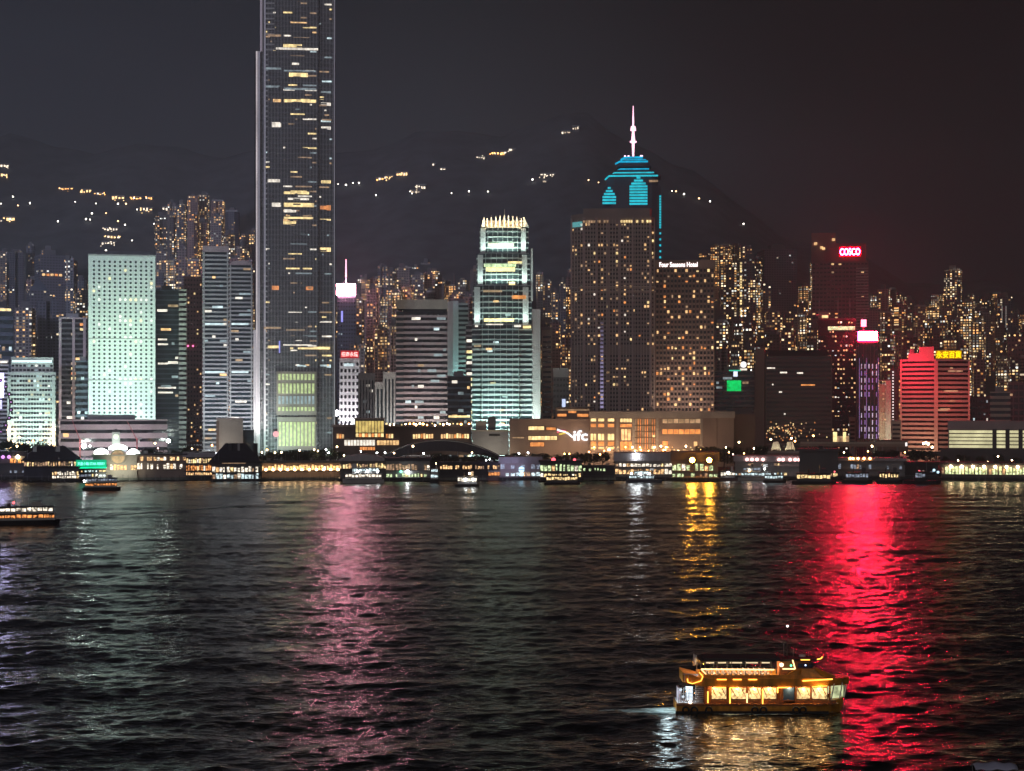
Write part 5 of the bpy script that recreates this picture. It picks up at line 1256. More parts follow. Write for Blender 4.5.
# ================================================================== FAR APARTMENT TOWERS ON THE SLOPES
def apt_mat(name, wall, dens, cols, strength, seed):
    """wall with rows of small windows, some lit"""
    m, nt, p, out = new_mat(name)
    N = lambda ty, **k: (lambda n: ([setattr(n, a, b) for a, b in k.items()], n)[1])(nt.nodes.new(ty))
    lk = nt.links.new
    tc = N('ShaderNodeTexCoord'); s_ = N('ShaderNodeSeparateXYZ'); lk(tc.outputs['Object'], s_.inputs[0])
    oi = N('ShaderNodeObjectInfo')
    def mth(op, a, b=None, c=None):
        n = N('ShaderNodeMath', operation=op)
        for i, v in enumerate((a, b, c)):
            if v is None: continue
            if isinstance(v, (int, float)): n.inputs[i].default_value = v
            else: lk(v, n.inputs[i])
        return n.outputs[0]
    u = mth('DIVIDE', mth('ADD', mth('ADD', s_.outputs['X'], s_.outputs['Y']), 300.0), 3.3)
    v = mth('DIVIDE', s_.outputs['Z'], 3.1)
    fu, fv = mth('FRACT', u), mth('FRACT', v); cu, cv = mth('FLOOR', u), mth('FLOOR', v)
    def noise(a, b, off):
        c = N('ShaderNodeCombineXYZ'); 
        for i, q in enumerate((a, b)):
            if isinstance(q, (int, float)): c.inputs[i].default_value = q
            else: lk(q, c.inputs[i])
        lk(mth('MULTIPLY_ADD', oi.outputs['Random'], 917.0, off), c.inputs[2])
        w = N('ShaderNodeTexWhiteNoise', noise_dimensions='3D'); lk(c.outputs[0], w.inputs['Vector']); return w.outputs['Value']
    n1 = noise(cu, cv, 1.0 + seed); n2 = noise(cu, 0.0, 33.0); n3 = noise(cu, cv, 71.0); n4 = noise(mth('FLOOR', mth('DIVIDE', cu, 3.0)), mth('FLOOR', mth('DIVIDE', cv, 7.0)), 5.0)
    win = mth('MULTIPLY', mth('MULTIPLY', mth('GREATER_THAN', fu, .18), mth('LESS_THAN', fu, .82)), mth('MULTIPLY', mth('GREATER_THAN', fv, .25), mth('LESS_THAN', fv, .80)))
    # whole columns of stair windows stay lit, others are sparse
    th = mth('MULTIPLY', mth('ADD', mth('MULTIPLY', mth('GREATER_THAN', n2, .90), min(.45, dens * 1.2) if dens > .1 else 0.0), mth('MULTIPLY', n4, dens * 2)), mth('MULTIPLY_ADD', oi.outputs['Random'], .9, .45))
    lit = mth('MULTIPLY', win, mth('LESS_THAN', n1, th))
    r = N('ShaderNodeValToRGB'); r.color_ramp.interpolation = 'CONSTANT'
    el = r.color_ramp.elements; el[0].position = 0; el[0].color = (*cols[0], 1); el[1].position = 1.0 / len(cols); el[1].color = (*cols[1], 1)
    for i, c in enumerate(cols[2:]): e_ = el.new((i + 2.0) / len(cols)); e_.color = (*c, 1)
    lk(n3, r.inputs[0]); lk(r.outputs[0], p.inputs['Emission Color'])
    br = mth('MULTIPLY', mth('POWER', noise(cu, cv, 13.0), 2.2), strength * 2.2)
    lk(mth('MULTIPLY', lit, mth('ADD', br, strength * .15)), p.inputs['Emission Strength'])
    mx = N('ShaderNodeMix', data_type='RGBA'); mx.inputs['A'].default_value = (*wall, 1); mx.inputs['B'].default_value = (*[c * .25 for c in wall], 1)
    lk(win, mx.inputs[0]); lk(mx.outputs['Result'], p.inputs['Base Color']); p.inputs['Roughness'].default_value = .8
    m.cycles.emission_sampling = 'NONE'
    return m
CW = [(1, .62, .26), (1, .78, .48), (1, .46, .15), (1, .80, .55), (.90, .92, .85), (1, .66, .30), (1, .55, .2)]
CO = [(1, .50, .16), (1, .62, .25), (1, .40, .10), (1, .75, .42), (1, .55, .2)]
AM = [apt_mat('apartment_wall_grey', (.24, .21, .205), .36, CW, 1.2, 1), apt_mat('apartment_wall_rose', (.28, .19, .18), .40, CO, 1.15, 2),
      apt_mat('apartment_wall_slate', (.15, .155, .18), .26, CW, 1.3, 3), apt_mat('apartment_wall_dark', (.14, .125, .12), .48, CW, 1.3, 4), apt_mat('apartment_wall_faint', (.13, .13, .155), .06, CW, 1.0, 5)]
WORD = ['grey', 'rose-brown', 'slate', 'dark busy', 'faint unlit']

def envelope(px, pts): return float(np.interp(px, [a for a, _ in pts], [b for _, b in pts]))
zones = [  # name of place, px range, envelope rows [(Y, [(px, ytop)...], width px, spread)], material weights
 ('left of the round-windowed tower', -12, 90, [(2500, [(-12,262),(5,250),(25,246),(32,268),(60,258),(75,282),(90,290)], 11, 5), (2150, [(-12,315),(20,290),(40,255),(60,262),(72,300),(90,285)], 15, 6), (1850, [(-12,330),(14,312),(30,300),(50,312),(70,345),(90,330)], 17, 6)], (3, 2, 3, 1, 3)),
 ('right of the round-windowed tower', 154, 258, [(2750, [(154,225),(170,200),(195,198),(215,205),(235,230),(258,235)], 10, 7), (2450, [(154,250),(170,215),(190,215),(215,225),(235,245),(258,240)], 12, 8), (2100, [(154,285),(175,240),(190,262),(215,262),(240,262),(258,275)], 12, 8)], (2, 5, 1, 3, 1)),
 ('behind the cream striped tower', 335, 475, [(2650, [(335,300),(375,272),(400,265),(425,264),(445,290),(475,268)], 10, 6), (2350, [(335,308),(360,278),(378,270),(400,272),(425,274),(450,284),(475,272)], 10, 7), (2100, [(335,326),(360,292),(380,292),(405,288),(450,296),(475,290)], 12, 7), (1780, [(335,350),(360,330),(378,335),(396,320),(475,330)], 13, 8)], (3, 4, 1, 3, 1)),
 ('right of the crowned tower', 536, 574, [(2600, [(536,270),(545,268),(560,285),(574,262)], 8, 5), (2250, [(536,272),(552,290),(562,280),(574,268)], 8, 6), (1850, [(536,330),(574,325)], 11, 8)], (3, 2, 1, 4, 0)),
 ('right of the two hotel towers', 698, 764, [(2550, [(698,256),(715,248),(735,247),(764,262)], 11, 4), (2250, [(698,275),(730,262),(764,285)], 12, 7), (1900, [(698,330),(730,320),(764,330)], 13, 10), (1750, [(698,352),(764,345)], 13, 6)], (2, 2, 1, 5, 0)),
 ('left of the five-letter sign tower', 764, 815, [(2600, [(764,300),(790,300),(815,262)], 11, 6), (2200, [(764,318),(815,312)], 12, 5), (1850, [(764,335),(815,330)], 12, 6)], (2, 3, 0, 5, 1)),
 ('left of the department store', 866, 905, [(2650, [(866,300),(888,288),(905,300)], 9, 4), (2300, [(866,312),(905,305)], 11, 6), (1950, [(866,335),(905,332)], 12, 6)], (2, 4, 0, 5, 0)),
 ('behind the department store', 902, 975, [(2750, [(902,305),(930,300),(948,298),(975,300)], 9, 6), (2450, [(902,315),(930,306),(975,305)], 10, 7), (2150, [(902,330),(940,318),(975,322)], 11, 8), (1850, [(902,342),(930,338),(975,345)], 12, 6)], (1, 2, 0, 6, 0)),
 ('above the lit yellow car park', 972, 1040, [(2750, [(972,300),(990,298),(1005,305),(1040,325)], 9, 6), (2450, [(972,310),(1003,312),(1040,330)], 10, 7), (2150, [(972,330),(1010,330),(1040,345)], 11, 8), (1850, [(972,365),(1010,355),(1040,370)], 12, 8)], (2, 2, 0, 5, 0)),
]
def apt_tower(px, Y, ytop, wpx, mi, lab, grp, plan=None):
    X = wx(px, Y); base = float(min(land(X, Y), land(X, Y + 25))) - 2
    base = min(base, wz(ytop, Y) - 30)
    t = T('apartment_tower', lab, 'apartment tower', px, Y, base, grp, rot=math.atan2(X, Y) + random.uniform(-.25, .25))
    w = wpx * t.k; d = w * random.uniform(.8, 1.2); H = t.z(ytop); m = AM[mi]
    k = plan if plan is not None else random.randrange(4)
    mb = MB()
    if k == 0: mb.box(-w/2, w/2, 0, d, 0, H)
    elif k == 1: a = w * .30; mb.prism([(-a, 0), (a, 0), (a, d*.25), (w/2, d*.25), (w/2, d*.75), (a, d*.75), (a, d), (-a, d), (-a, d*.75), (-w/2, d*.75), (-w/2, d*.25), (-a, d*.25)], 0, H)
    elif k == 2: a = w * .12; mb.prism([(-w/2, 0), (-a, 0), (-a, d*.3), (a, d*.3), (a, 0), (w/2, 0), (w/2, d), (-w/2, d)], 0, H)
    else: mb.prism([(-w/2, d*.3), (-w*.25, 0), (w*.25, 0), (w/2, d*.3), (w/2, d), (-w/2, d)], 0, H)
    t.part('wall', mb, m)
    rb = random.random()
    t.part('roof_block', MB().box(-w*.22, w*.2, d*.35, d*.75, H, H + random.uniform(3, 8)), W['concd'])
    if rb < .35: t.part('roof_tank', MB().box(w*.24, w*.4, d*.4, d*.6, H, H + 3), W['conc'])
    elif rb < .5: t.part('crown_frame', MB().box(-w*.46, w*.46, d*.2, d*.24, H, H + 2.5), W['conc'])
    return t
for lm, p0, p1, rws, wts in zones:
    rn = {2: ['back', 'front'], 3: ['back', 'middle', 'front'], 4: ['rear', 'third', 'second', 'front']}[len(rws)]
    for ri, (Y, env, wpx, spr) in enumerate(rws):
        px_ = p0 + random.uniform(0, 3); i = 0
        while px_ < p1:
            wv = wpx * random.uniform(.72, 1.3)
            if ri and random.random() < .14: px_ += wv * .8; continue
            yt = envelope(px_, env) + random.uniform(-spr * .3, spr * 1.3)
            mi = random.choices(range(5), wts)[0]
            apt_tower(px_ + wv / 2, Y + random.uniform(-60, 60), yt - 4, wv, mi, f'{WORD[mi]} apartment tower, {ORD[i]} in the {rn[ri]} row {lm}', 'apartment towers climbing the slope')
            px_ += wv * random.uniform(1.0, 1.18); i += 1
# named odd ones
apt_tower(781, 2350, 249, 33, 4, 'very broad dark unlit slab tower left of the red five-letter sign', None, 0)
t = apt_tower(749, 2200, 258, 21, 3, 'tower with one continuous vertical line of warm stair lights', None, 1)
for i in range(26):
    if random.random() < .85: t.part('stair_window', MB().box(t.x(740) , t.x(741.6), -.6, .2, t.z(262 + i * 2.7 + 1.9), t.z(262 + i * 2.7)), E['gold'])
apt_tower(952, 2500, 270, 17, 2, 'tallest dotted-window tower on the right, behind the department store', None, 1)
t = apt_tower(1005, 2300, 297, 14, 2, 'pale-edged tall tower near the right edge with thin vertical light lines', None, 0)
for px_ in (1002, 1006): t.part('light_line', MB().box(t.x(px_) - .35, t.x(px_) + .35, -.6, 0, t.z(350), t.z(306)), glow_mat('thin_light_line', (1, .9, .8), .30) if px_ == 1002 else bpy.data.materials['thin_light_line'])
t = apt_tower(40, 1950, 290, 20, 4, 'dim grey tower with pointed pyramid top near the left edge', None, 0)
t.part('pyramid_roof', MB().prism([(t.x(31), 0), (t.x(49), 0), (t.x(49), 20), (t.x(31), 20)], t.z(290), t.z(278), [(t.x(39.5), 10), (t.x(40.5), 10), (t.x(40.5), 11), (t.x(39.5), 11)]), W['blued'])
t = apt_tower(52, 2050, 255, 26, 4, 'large dim slab tower with a short row of orange windows near its top', None, 0)
for i in range(5): t.part('lit_window', MB().box(t.x(42 + i * 4.3), t.x(45 + i * 4.3), -.5, .2, t.z(276), t.z(273.8)), E['orange' if i % 2 else 'warm'])
t = T('office_block', 'low dark block with a bright gold roof line at the left edge', 'office block', 4, 1750)
banded(t, t.x(-16), t.x(13), 24, 0, t.z(312), 18, W['glassb'], W['blued'], cap=1); lit_rows(t, t.x(-15), t.x(12), 3, t.z(314), -.5, 18, 3, .10, MIXC, most=25)
t.pbox('roof_light', -12, 11, -.6, 0, 308.5, 311, E['gold'])

# ================================================================== LIGHTS ON THE DARK HILL
def hill_house(px, py, wpx, hpx, em, lab, nwin=5, tilt=0.0):
    X, Y, h = on_hill(px, py)
    t = T('hillside_house', lab, 'house', px, Y, h - 4, 'lit houses high on the hill')
    w = wpx * t.k; H = 4 + hpx * t.k * .75
    t.part('wall', MB().box(-w / 2, w / 2, 0, 14, 0, H), W['concd'])
    t.part('roof', MB().box(-w / 2 - .8, w / 2 + .8, -.8, 15, H, H + 1.2), W['conc'])
    hh = max(3.0, hpx * t.k * .85)
    for i in range(nwin):
        a = -w / 2 + w * (i + random.uniform(0, .25)) / nwin; b = a + w / nwin * random.uniform(.35, .75); zc = H - hh * random.uniform(.25, .75); q = hh * random.uniform(.12, .38)
        t.part('lit_window', MB().box(a, b, -.5, .2, zc - q, zc + q), em if random.random() < .7 else HW)
    if wpx > 6:
        for i in range(int(wpx / 3)):
            xx = random.uniform(-w / 2, w / 2) * 1.15; t.part('garden_lamp', MB().ball((xx, -4 - random.random() * 8, 3 + random.uniform(-3, 5)), random.uniform(.7, 1.2), 6, 4), em)
HB = glow_mat('hill_orange_glow', (1, .46, .13), 4.5); HY_ = glow_mat('hill_golden_glow', (1, .62, .26), 3.2); HW = glow_mat('hill_white_glow', (1, .82, .60), 2.6); HD = glow_mat('hill_dim_glow', (1, .75, .5), 1.0)
for px_, y, w, h, em, lab, n_ in (
 (5, 169, 9, 4, HW, 'white-lit house at top left on the hill, upper of three', 3), (3, 177, 10, 4, HY_, 'golden-lit house at top left on the hill, middle of three', 4), (9, 222, 12, 5, HY_, 'broad golden-lit house at the left edge lower on the hill', 4), (2, 223, 3, 3, HW, 'tiny bright house at the very left edge of the hill', 1),
 (66, 190.5, 14, 3, HB, 'leftmost long orange-lit house of the upper left hill row', 5), (86, 193, 11, 4, HY_, 'golden house second in the upper left hill row', 4), (99, 195.5, 10, 2.6, HB, 'thin orange house third in the upper left hill row', 4), (118, 199, 12, 4, HY_, 'golden house fourth in the upper left hill row', 4), (136, 200, 12, 3, HB, 'orange house fifth in the upper left hill row', 4), (149, 201, 8, 3, HB, 'small orange house ending the upper left hill row', 3),
 (146, 212, 13, 5, HY_, 'golden house just below the right end of the hill row', 4), (167, 211, 9, 5, HW, 'white-lit hillside block above the bluish glass slab', 3), (111, 232, 14, 3, HW, 'top terrace of three lit floors above the round-windowed tower', 5), (112, 238.5, 17, 3, HY_, 'middle terrace of lit floors above the round-windowed tower', 5), (109, 244.5, 14, 3, HW, 'lowest terrace of lit floors above the round-windowed tower', 5), (173, 228, 12, 3, HD, 'dim terrace of lights above the bluish glass slab', 5), (199, 203, 12, 7, HY_, 'bright stacked house high right of the green tower', 4),
 (380, 182, 8, 5, HB, 'left third of the long golden hillside mansion row', 3), (389, 180, 10, 4.5, HY_, 'middle third of the long golden hillside mansion row', 4), (402, 177, 12, 4.5, HY_, 'right third of the long golden hillside mansion row', 5), (421, 190, 10, 5, HW, 'isolated white-lit house below the golden mansion row', 4), (416, 193.5, 10, 2.5, HD, 'dim annex under the isolated white-lit house', 3),
 (434, 166.5, 4, 3, HW, 'tiny white-lit house above the isolated hillside house', 1), (443, 171, 6, 2.6, HW, 'tiny brighter house right of the tiny hillside house', 2), (481, 160, 9, 2, HW, 'faint thin-lit house left of the brightest orange hill house', 4), (497, 157, 12, 4, glow_mat('hill_hot_orange', (1, .45, .12), 9), 'brightest orange-lit house on the hill above the crowned tower', 4), (504, 155.5, 7, 4, HB, 'orange-lit house touching the brightest hill house', 2), (512, 152.5, 7, 3, HW, 'white-lit house right end of the brightest hill group', 2),
 (548, 177.5, 15, 3.5, HW, 'white-gold house right of and below the brightest hill group', 5), (545, 184, 5, 3, HD, 'small dim house under the white-gold hill house', 2), (566, 134, 9, 3, HD, 'left faint house on the hill top near the spire', 3), (576, 131, 7, 5, HD, 'right faint house on the hill top near the spire', 3)):
    hill_house(px_, y, w, h, em, lab, n_)
HL = glow_mat('hill_lamp_globe', (1, .92, .78), 7.0); HLO = glow_mat('hill_orange_globe', (1, .6, .3), 6.0)
dots = [('on the upper left slope', [(13, 201), (18, 210), (1, 208), (30, 188+20), (75, 205.5), (96, 207), (92, 218), (86, 223), (106, 217), (118, 209), (118, 225), (125, 230), (126, 208), (137, 214), (90, 225), (58, 226), (134, 203), (172, 220), (160, 223), (154, 228), (132, 244), (106, 255)]),
 ('on the slope right of the tallest tower', [(338, 188.5), (346, 190), (353, 188), (359, 187.5), (376, 198.5), (410, 195), (412, 197), (451.5, 197.5), (469, 196), (488, 195), (532.5, 184.5)]),
 ('on the slope beside the blue-neon skyscraper', [(588.5, 185.5), (598.5, 187.5), (672, 195), (684, 197.5), (699, 202), (710, 205), (743.5, 227.5), (676, 196)])]
for lm, pts in dots:
    for i, (px_, y) in enumerate(sorted(pts)):
        X, Y, h = on_hill(px_, y); r = random.uniform(.9, 1.6)
        o = empty('hill_lamp', (X, Y, h), f'tiny white hill lamp, {ORD[i]} from the left {lm}', 'street lamp', 'lamps dotted over the hill')
        MB().cyl((0, 0, -1), .2, 6, 5).build('pole', W['dmetal'], o); MB().ball((0, 0, 5 + r * .5), r, 8, 5).build('lamp_globe', HLO if random.random() < .2 else HL, o)

# ================================================================== BOATS
def hull_mesh(Lh, Bm, D, bow=1.0, stern=.8, draft=.8, n=16):
    """pointed bow at +x; deck height D above water, flared"""
    m = MB(); rows_ = []
    for i in range(n + 1):
        u = i / n; x = -Lh / 2 + Lh * u
        w = Bm / 2 * min(1, stern + (1 - stern) * min(1, u * 4)) * (1 - max(0, (u - .62) / .38) ** 2.2 * bow)
        w = max(w, .06); sh = D + max(0, (u - .6)) ** 2 * 2.2
        rows_.append([(x + max(0, u - .8) * 1.6, -w, sh), (x, -w * .88, .1), (x - max(0, u - .85) * 2, -w * .55, -draft), (x - max(0, u - .85) * 2, w * .55, -draft), (x, w * .88, .1), (x + max(0, u - .8) * 1.6, w, sh)])
    for r in rows_: m.v += r
    for i in range(n):
        for k in range(6):
            k2 = (k + 1) % 6; a = i * 6
            m.f.append((a + k, a + 6 + k, a + 6 + k2, a + k2)); m.mi.append(0)
    m.f.append(tuple(range(6))); m.f.append(tuple(range(n * 6, n * 6 + 6))[::-1]); m.mi += [0, 0]
    return m
def small_ferry(px0, px1, yw, lab, decks, hullm='black', bodym='pale', flip=False, hpx=14, group=None, name='ferry', lamps=None, win_gap=.2, cat='ferry', reflect=None):
    Y = Yw(yw); k = Y / F; Lb = (px1 - px0) * k; X = wx((px0 + px1) / 2, Y)
    o = empty(name, (X, Y, 0), lab, cat, group, -math.atan2(X, Y) + (math.pi if flip else 0))
    H = hpx * k; hd = H * .24; Bm = max(3.2, Lb * .22)
    hull_mesh(Lb, Bm, hd).build('hull', W[hullm], o)
    MB().box(-Lb * .48, Lb * .36, -Bm * .49, Bm * .49, hd, hd + .25).build('deck', W['dmetal'], o)
    nd = len(decks); dh = (H * .72) / nd; sgn = 1 if flip else -1
    for d, (em, a, b) in enumerate(decks):
        z0 = hd + .2 + d * dh; xa, xb = -Lb * .46 + Lb * .92 * a, -Lb * .46 + Lb * .92 * b; wb = Bm * (.44 - .03 * d)
        MB().box(xa, xb, -wb, wb, z0, z0 + dh * .30).build('cabin_side', W[bodym], o)
        MB().box(xa + .1, xb - .1, -wb + .5, wb - .5, z0 + dh * .3, z0 + dh * .86).build('cabin_core', W['concd'], o)
        nw = max(2, int((xb - xa) / (2.2 if Lb > 25 else 1.7)))
        for i in range(nw):
            xi = xa + (xb - xa) * (i + win_gap / 2) / nw; xj = xa + (xb - xa) * (i + 1 - win_gap / 2) / nw
            for s2 in (-1, 1): MB().box(xi, xj, s2 * (wb - .25) - .12, s2 * (wb - .25) + .12, z0 + dh * (.3 + random.random() * .12), z0 + dh * (.84 - random.random() * .15)).build('lit_window', PM[em], o)
        MB().box(xa - .4, xb + .4, -wb - .4, wb + .4, z0 + dh * .86, z0 + dh).build('deck_roof', W['black'] if hullm == 'black' and bodym != 'white' else W['pale'], o)
    zt = hd + .2 + nd * dh
    wh = MB().box(Lb * .16, Lb * .28, -Bm * .22, Bm * .22, zt, zt + dh * .6).build('wheelhouse', W[bodym], o)
    MB().box(Lb * .282, Lb * .29, -Bm * .18, Bm * .18, zt + dh * .25, zt + dh * .5).build('wheelhouse_window', W['glass'], wh)
    mz = zt + dh * .6
    MB().cyl((Lb * .12, 0, zt), .1, dh * .9 + 1, 6).build('mast', W['metal'], o)
    MB().cyl((-Lb * .12, 0, zt), Bm * .09, dh * .5, 10).build('funnel', W['dmetal'], o)
    for (u, v, em) in (lamps or []):
        MB().ball((Lb * u, sgn * Bm * .45, hd + v * H), .55, 8, 5).build('deck_lamp', em, o)
    return o
REDL = bpy.data.materials['red_beacon']
small_ferry(-21, 58, 525, 'dark double-decked ferry with amber lower windows at the left edge', [('orange', .02, .98), ('white', .04, .96)], hpx=19, lamps=[(-.06, .95, REDL)])
small_ferry(83, 120, 490.5, 'small dark ferry with orange lower windows beneath the green sign', [('orange', .03, .95), ('dimc', .05, .95)], hpx=13, lamps=[(-.45, .5, E['lampw'])])
small_ferry(343, 384, 483, 'white moored ferry with pale-green lit side in front of the rounded pier', [('white', .02, .98), ('cool', .1, .8)], 'pale', 'white', hpx=16, flip=True, lamps=[(-.35, .5, E['lampw']), (-.1, .5, E['lampw']), (.15, .5, E['lampw'])])  # three deck lamps added to brighten the white side
small_ferry(430, 439, 483, 'white stern-on boat with bluish lights right of the olive-lit pier', [('cool', .05, .95), ('cool', .1, .9)], 'black', 'white', hpx=15, win_gap=.1, name='boat', cat='boat')
small_ferry(455, 479, 487, 'small white launch with two bright lamps on open water', [('white', .08, .95)], 'black', 'white', hpx=11, lamps=[(-.05, .45, E['lampw']), (.25, .45, E['lampw']), (.1, 1.0, E['lamp'])], name='boat', cat='boat')
small_ferry(486, 504, 480.5, 'boat with vivid orange glowing cabin left of the violet pier', [('orange', .1, .95)], 'redd', 'brown', hpx=10, name='boat', cat='boat')
small_ferry(626, 662, 482.5, 'sleek moored catamaran with teal-white windows before the white-roofed pier', [('cool', .05, .8), ('cool', .2, .65)], 'blued', 'white', hpx=12, lamps=[(-.35, .5, E['lampw']), (-.1, .5, E['lampw']), (.15, .5, E['lampw'])])  # deck lamps added here too, brightening the cabin side
small_ferry(719, 737, 480.5, 'little white boat with dazzling cabin right of the orange floodlights', [('white', .05, .9)], 'redd', 'white', hpx=10, name='boat', cat='boat', lamps=[(0, .6, E['lampw'])])
small_ferry(738, 776, 480.5, 'long pale moored launch, left one before the pinkish-railed pier', [('cool', .05, .9), ('dimc', .1, .6)], 'pale', 'white', hpx=14, lamps=[(-.2, .5, E['lamp']), (.2, .6, E['lampw'])])
small_ferry(763, 786, 482.5, 'dark low launch with teal-white lamps before the pinkish-railed pier', [('cool', .05, .9)], 'black', 'conc', hpx=8, name='boat', cat='boat')
small_ferry(792, 836, 484, 'dark moored ferry with yellow windows beside the red reflection', [('gold', .08, .9)], 'black', 'concd', hpx=11, lamps=[(.46, .9, REDL)])
small_ferry(842, 872, 483, 'dark moored vessel with a few bluish windows inside the red reflection', [('dimc', .1, .9)], 'black', 'concd', hpx=11)
small_ferry(876, 902, 483, 'dark moored vessel with yellowish windows right of the red reflection centre', [('gold', .1, .9)], 'black', 'concd', hpx=11, win_gap=.5)
small_ferry(904, 940, 484, 'black unlit moored vessel just left of the pale-green pier', [('dimc', .3, .6)], 'black', 'black', hpx=13)
small_ferry(544, 580, 484.6, 'dark-hulled moored ferry before the green-windowed pier', [('gold', .03, .97)], 'black', 'concd', hpx=9)

# distant roof top of a small craft peeking in at the lower right corner
Y0 = 247.0; o = empty('small_boat', (wx(994, Y0), Y0, 0), 'grey-canopied small boat just peeking into the lower right corner', 'boat')
hull_mesh(8, 2.6, .8).build('hull', W['pale'], o)
m = MB(); n = 12
for j in range(9):
    for i in range(n + 1):
        u = -1 + 2 * i / n; vx = -1 + 2 * j / 8; m.v.append((vx * 2.9, u * 1.5, 1.5 + .75 * (1 - u * u) * (1 - .35 * vx * vx) + .12 * math.sin(j * 1.9)))
for j in range(8):
    for i in range(n): a = j * (n + 1) + i; m.f.append((a, a + n + 1, a + n + 2, a + 1)); m.mi.append(0)
cn = m.build('canopy', wall_mat('grey_tarpaulin', (.45, .46, .60), .7), o, True); sm = cn.modifiers.new('s', 'SOLIDIFY'); sm.thickness = .05
for sx in (-2.6, 2.6):
    for sy in (-1.4, 1.4): MB().cyl((sx, sy, .7), .04, 1.0, 6).build('post', W['metal'], o)

# ---------------------------------------------------------------- the near excursion ferry
YB = Yw(714.5) + 3.3; PXC = 759.0; k = (YB - 3.3) / F
fb = empty('excursion_ferry', (wx(PXC, YB), YB, 0), 'orange-brown two-deck excursion ferry outlined in yellow light strips, nearest boat', 'ferry', None, 0)
def bx_(px): return (px - PXC) * k
def bz(py, off=0.0): return CAMZ - (py - HY) * (YB - 3.3 + off) / F
orange = wall_mat('orange_varnish', (.70, .29, .04), .3, .35, .9)
odark = wall_mat('dark_red_brown', (.24, .085, .025), .45, .3, .6)
trim = wall_mat('white_boat_paint', (.70, .68, .70), .4, .06)
YEL = glow_mat('yellow_light_strip', (1.0, .45, .06), 3.6, True)
WHT = glow_mat('warm_white_strip', (1.0, .62, .28), 2.6, True)
CUR = glow_mat('curtained_window', (1.0, .72, .34), .85, True, .75, 2.2)
CURG = glow_mat('bow_window', (.80, .88, .48), .6, True, .5, 1.0)
CLD = glow_mat('cold_stern_light', (.72, .86, 1.0), .9, True)
tyre = wall_mat('tyre_rubber', (.012, .012, .013), .7, .3, 2)
BM = 6.6; hb = BM / 2
x_st, x_bw = bx_(674), bx_(842)
# hull
m = MB(); n = 28; zdk = bz(704)
for i in range(n + 1):
    u = i / n; x = x_st + (x_bw - x_st) * u
    w = hb * (.90 + .10 * min(1, u * 5)) * (1 - max(0, (u - .72) / .28) ** 2.4 * .97)
    sh = zdk + max(0, u - .7) ** 2 * 7.0; rk = max(0, u - .86) * 6
    m.v += [(x + rk * .5, -w, sh), (x + rk * .2, -w * .97, sh * .5), (x, -w * .9, .15), (x - rk * .6, -w * .5, -1), (x - rk * .6, w * .5, -1), (x, w * .9, .15), (x + rk * .2, w * .97, sh * .5), (x + rk * .5, w, sh)]
for i in range(n):
    for q in range(8): a = i * 8; q2 = (q + 1) % 8; m.f.append((a + q, a + 8 + q, a + 8 + q2, a + q2)); m.mi.append(0)
m.f += [tuple(range(8)), tuple(range(n * 8, n * 8 + 8))[::-1]]; m.mi += [0, 0]
hull = m.build('hull', orange, fb)
MB().box(x_st - .2, bx_(826), -hb - .12, -hb + .05, .05, .55).build('boot_stripe', tyre, hull)
MB().box(x_st - .1, bx_(820), -hb - .22, -hb + .1, zdk - .25, zdk).build('rub_rail', odark, hull)
for px_ in (683, 691.5, 706, 752, 760.5, 793, 800): MB().torus((bx_(px_), -hb - .32, bz(709.8)), .50, .17, 'y', 18, 8).build('tyre_fender', tyre, fb, True)
# main deck
MB().box(x_st, bx_(836), -hb + .1, hb - .1, zdk - .06, zdk + .06).build('main_deck', odark, fb)
zt1 = bz(686.5)
side = MB().box(bx_(702), bx_(834), -hb + .35, -hb + .5, zdk + .06, bz(700.5)).build('bulwark', odark, fb)
MB().box(bx_(702), bx_(834), hb - .5, hb - .35, zdk + .06, bz(700.5)).build('bulwark', odark, fb)
MB().box(bx_(704), bx_(826), -hb + 1.0, hb - 1.0, zdk + .06, zt1).build('saloon', odark, fb)
for px_ in (702.5, 708, 727, 745, 760, 779, 793.5, 808.5, 827.5): 
    for s_ in (-1, 1): MB().box(bx_(px_) - .14, bx_(px_) + .14, s_ * (hb - .42) - .12, s_ * (hb - .42) + .12, zdk, zt1 + .1).build('deck_post', odark, fb)
for a, b in ((709.5, 724), (729, 743.5), (746, 758.5), (760.5, 774), (795, 808), (810, 825)):
    for s_ in (-1, 1):
        fr = MB().box(bx_(a) - .1, bx_(b) + .1, s_ * (hb - .86) - .1, s_ * (hb - .86) + .1, bz(700.3), bz(687.8)).build('window_frame', odark, fb)
        MB().box(bx_(a), bx_(b), s_ * (hb - .72) - .05, s_ * (hb - .72) + .05, bz(699.5), bz(688.6)).build('curtained_pane', CUR, fr)
        # draped curtain folds
        for j in range(3):
            xa = bx_(a) + (bx_(b) - bx_(a)) * (j + .1) / 3
            MB().bar((xa, s_ * (hb - .62), bz(689)), (xa + (bx_(b) - bx_(a)) / 3.6, s_ * (hb - .62), bz(697)), .10, 5, .03).build('curtain_fold', trim if j % 2 else odark, fr)
door = MB().box(bx_(781), bx_(792), -hb + .5, -hb + .75, bz(702), bz(688)).build('door', glass_mat('blue_door_glass', (.03, .06, .13), .2), fb)
MB().box(bx_(781), bx_(792.5), -hb + .35, -hb + .6, bz(704.5), bz(701.5)).build('door_sill', wall_mat('dark_maroon', (.20, .03, .03)), door)
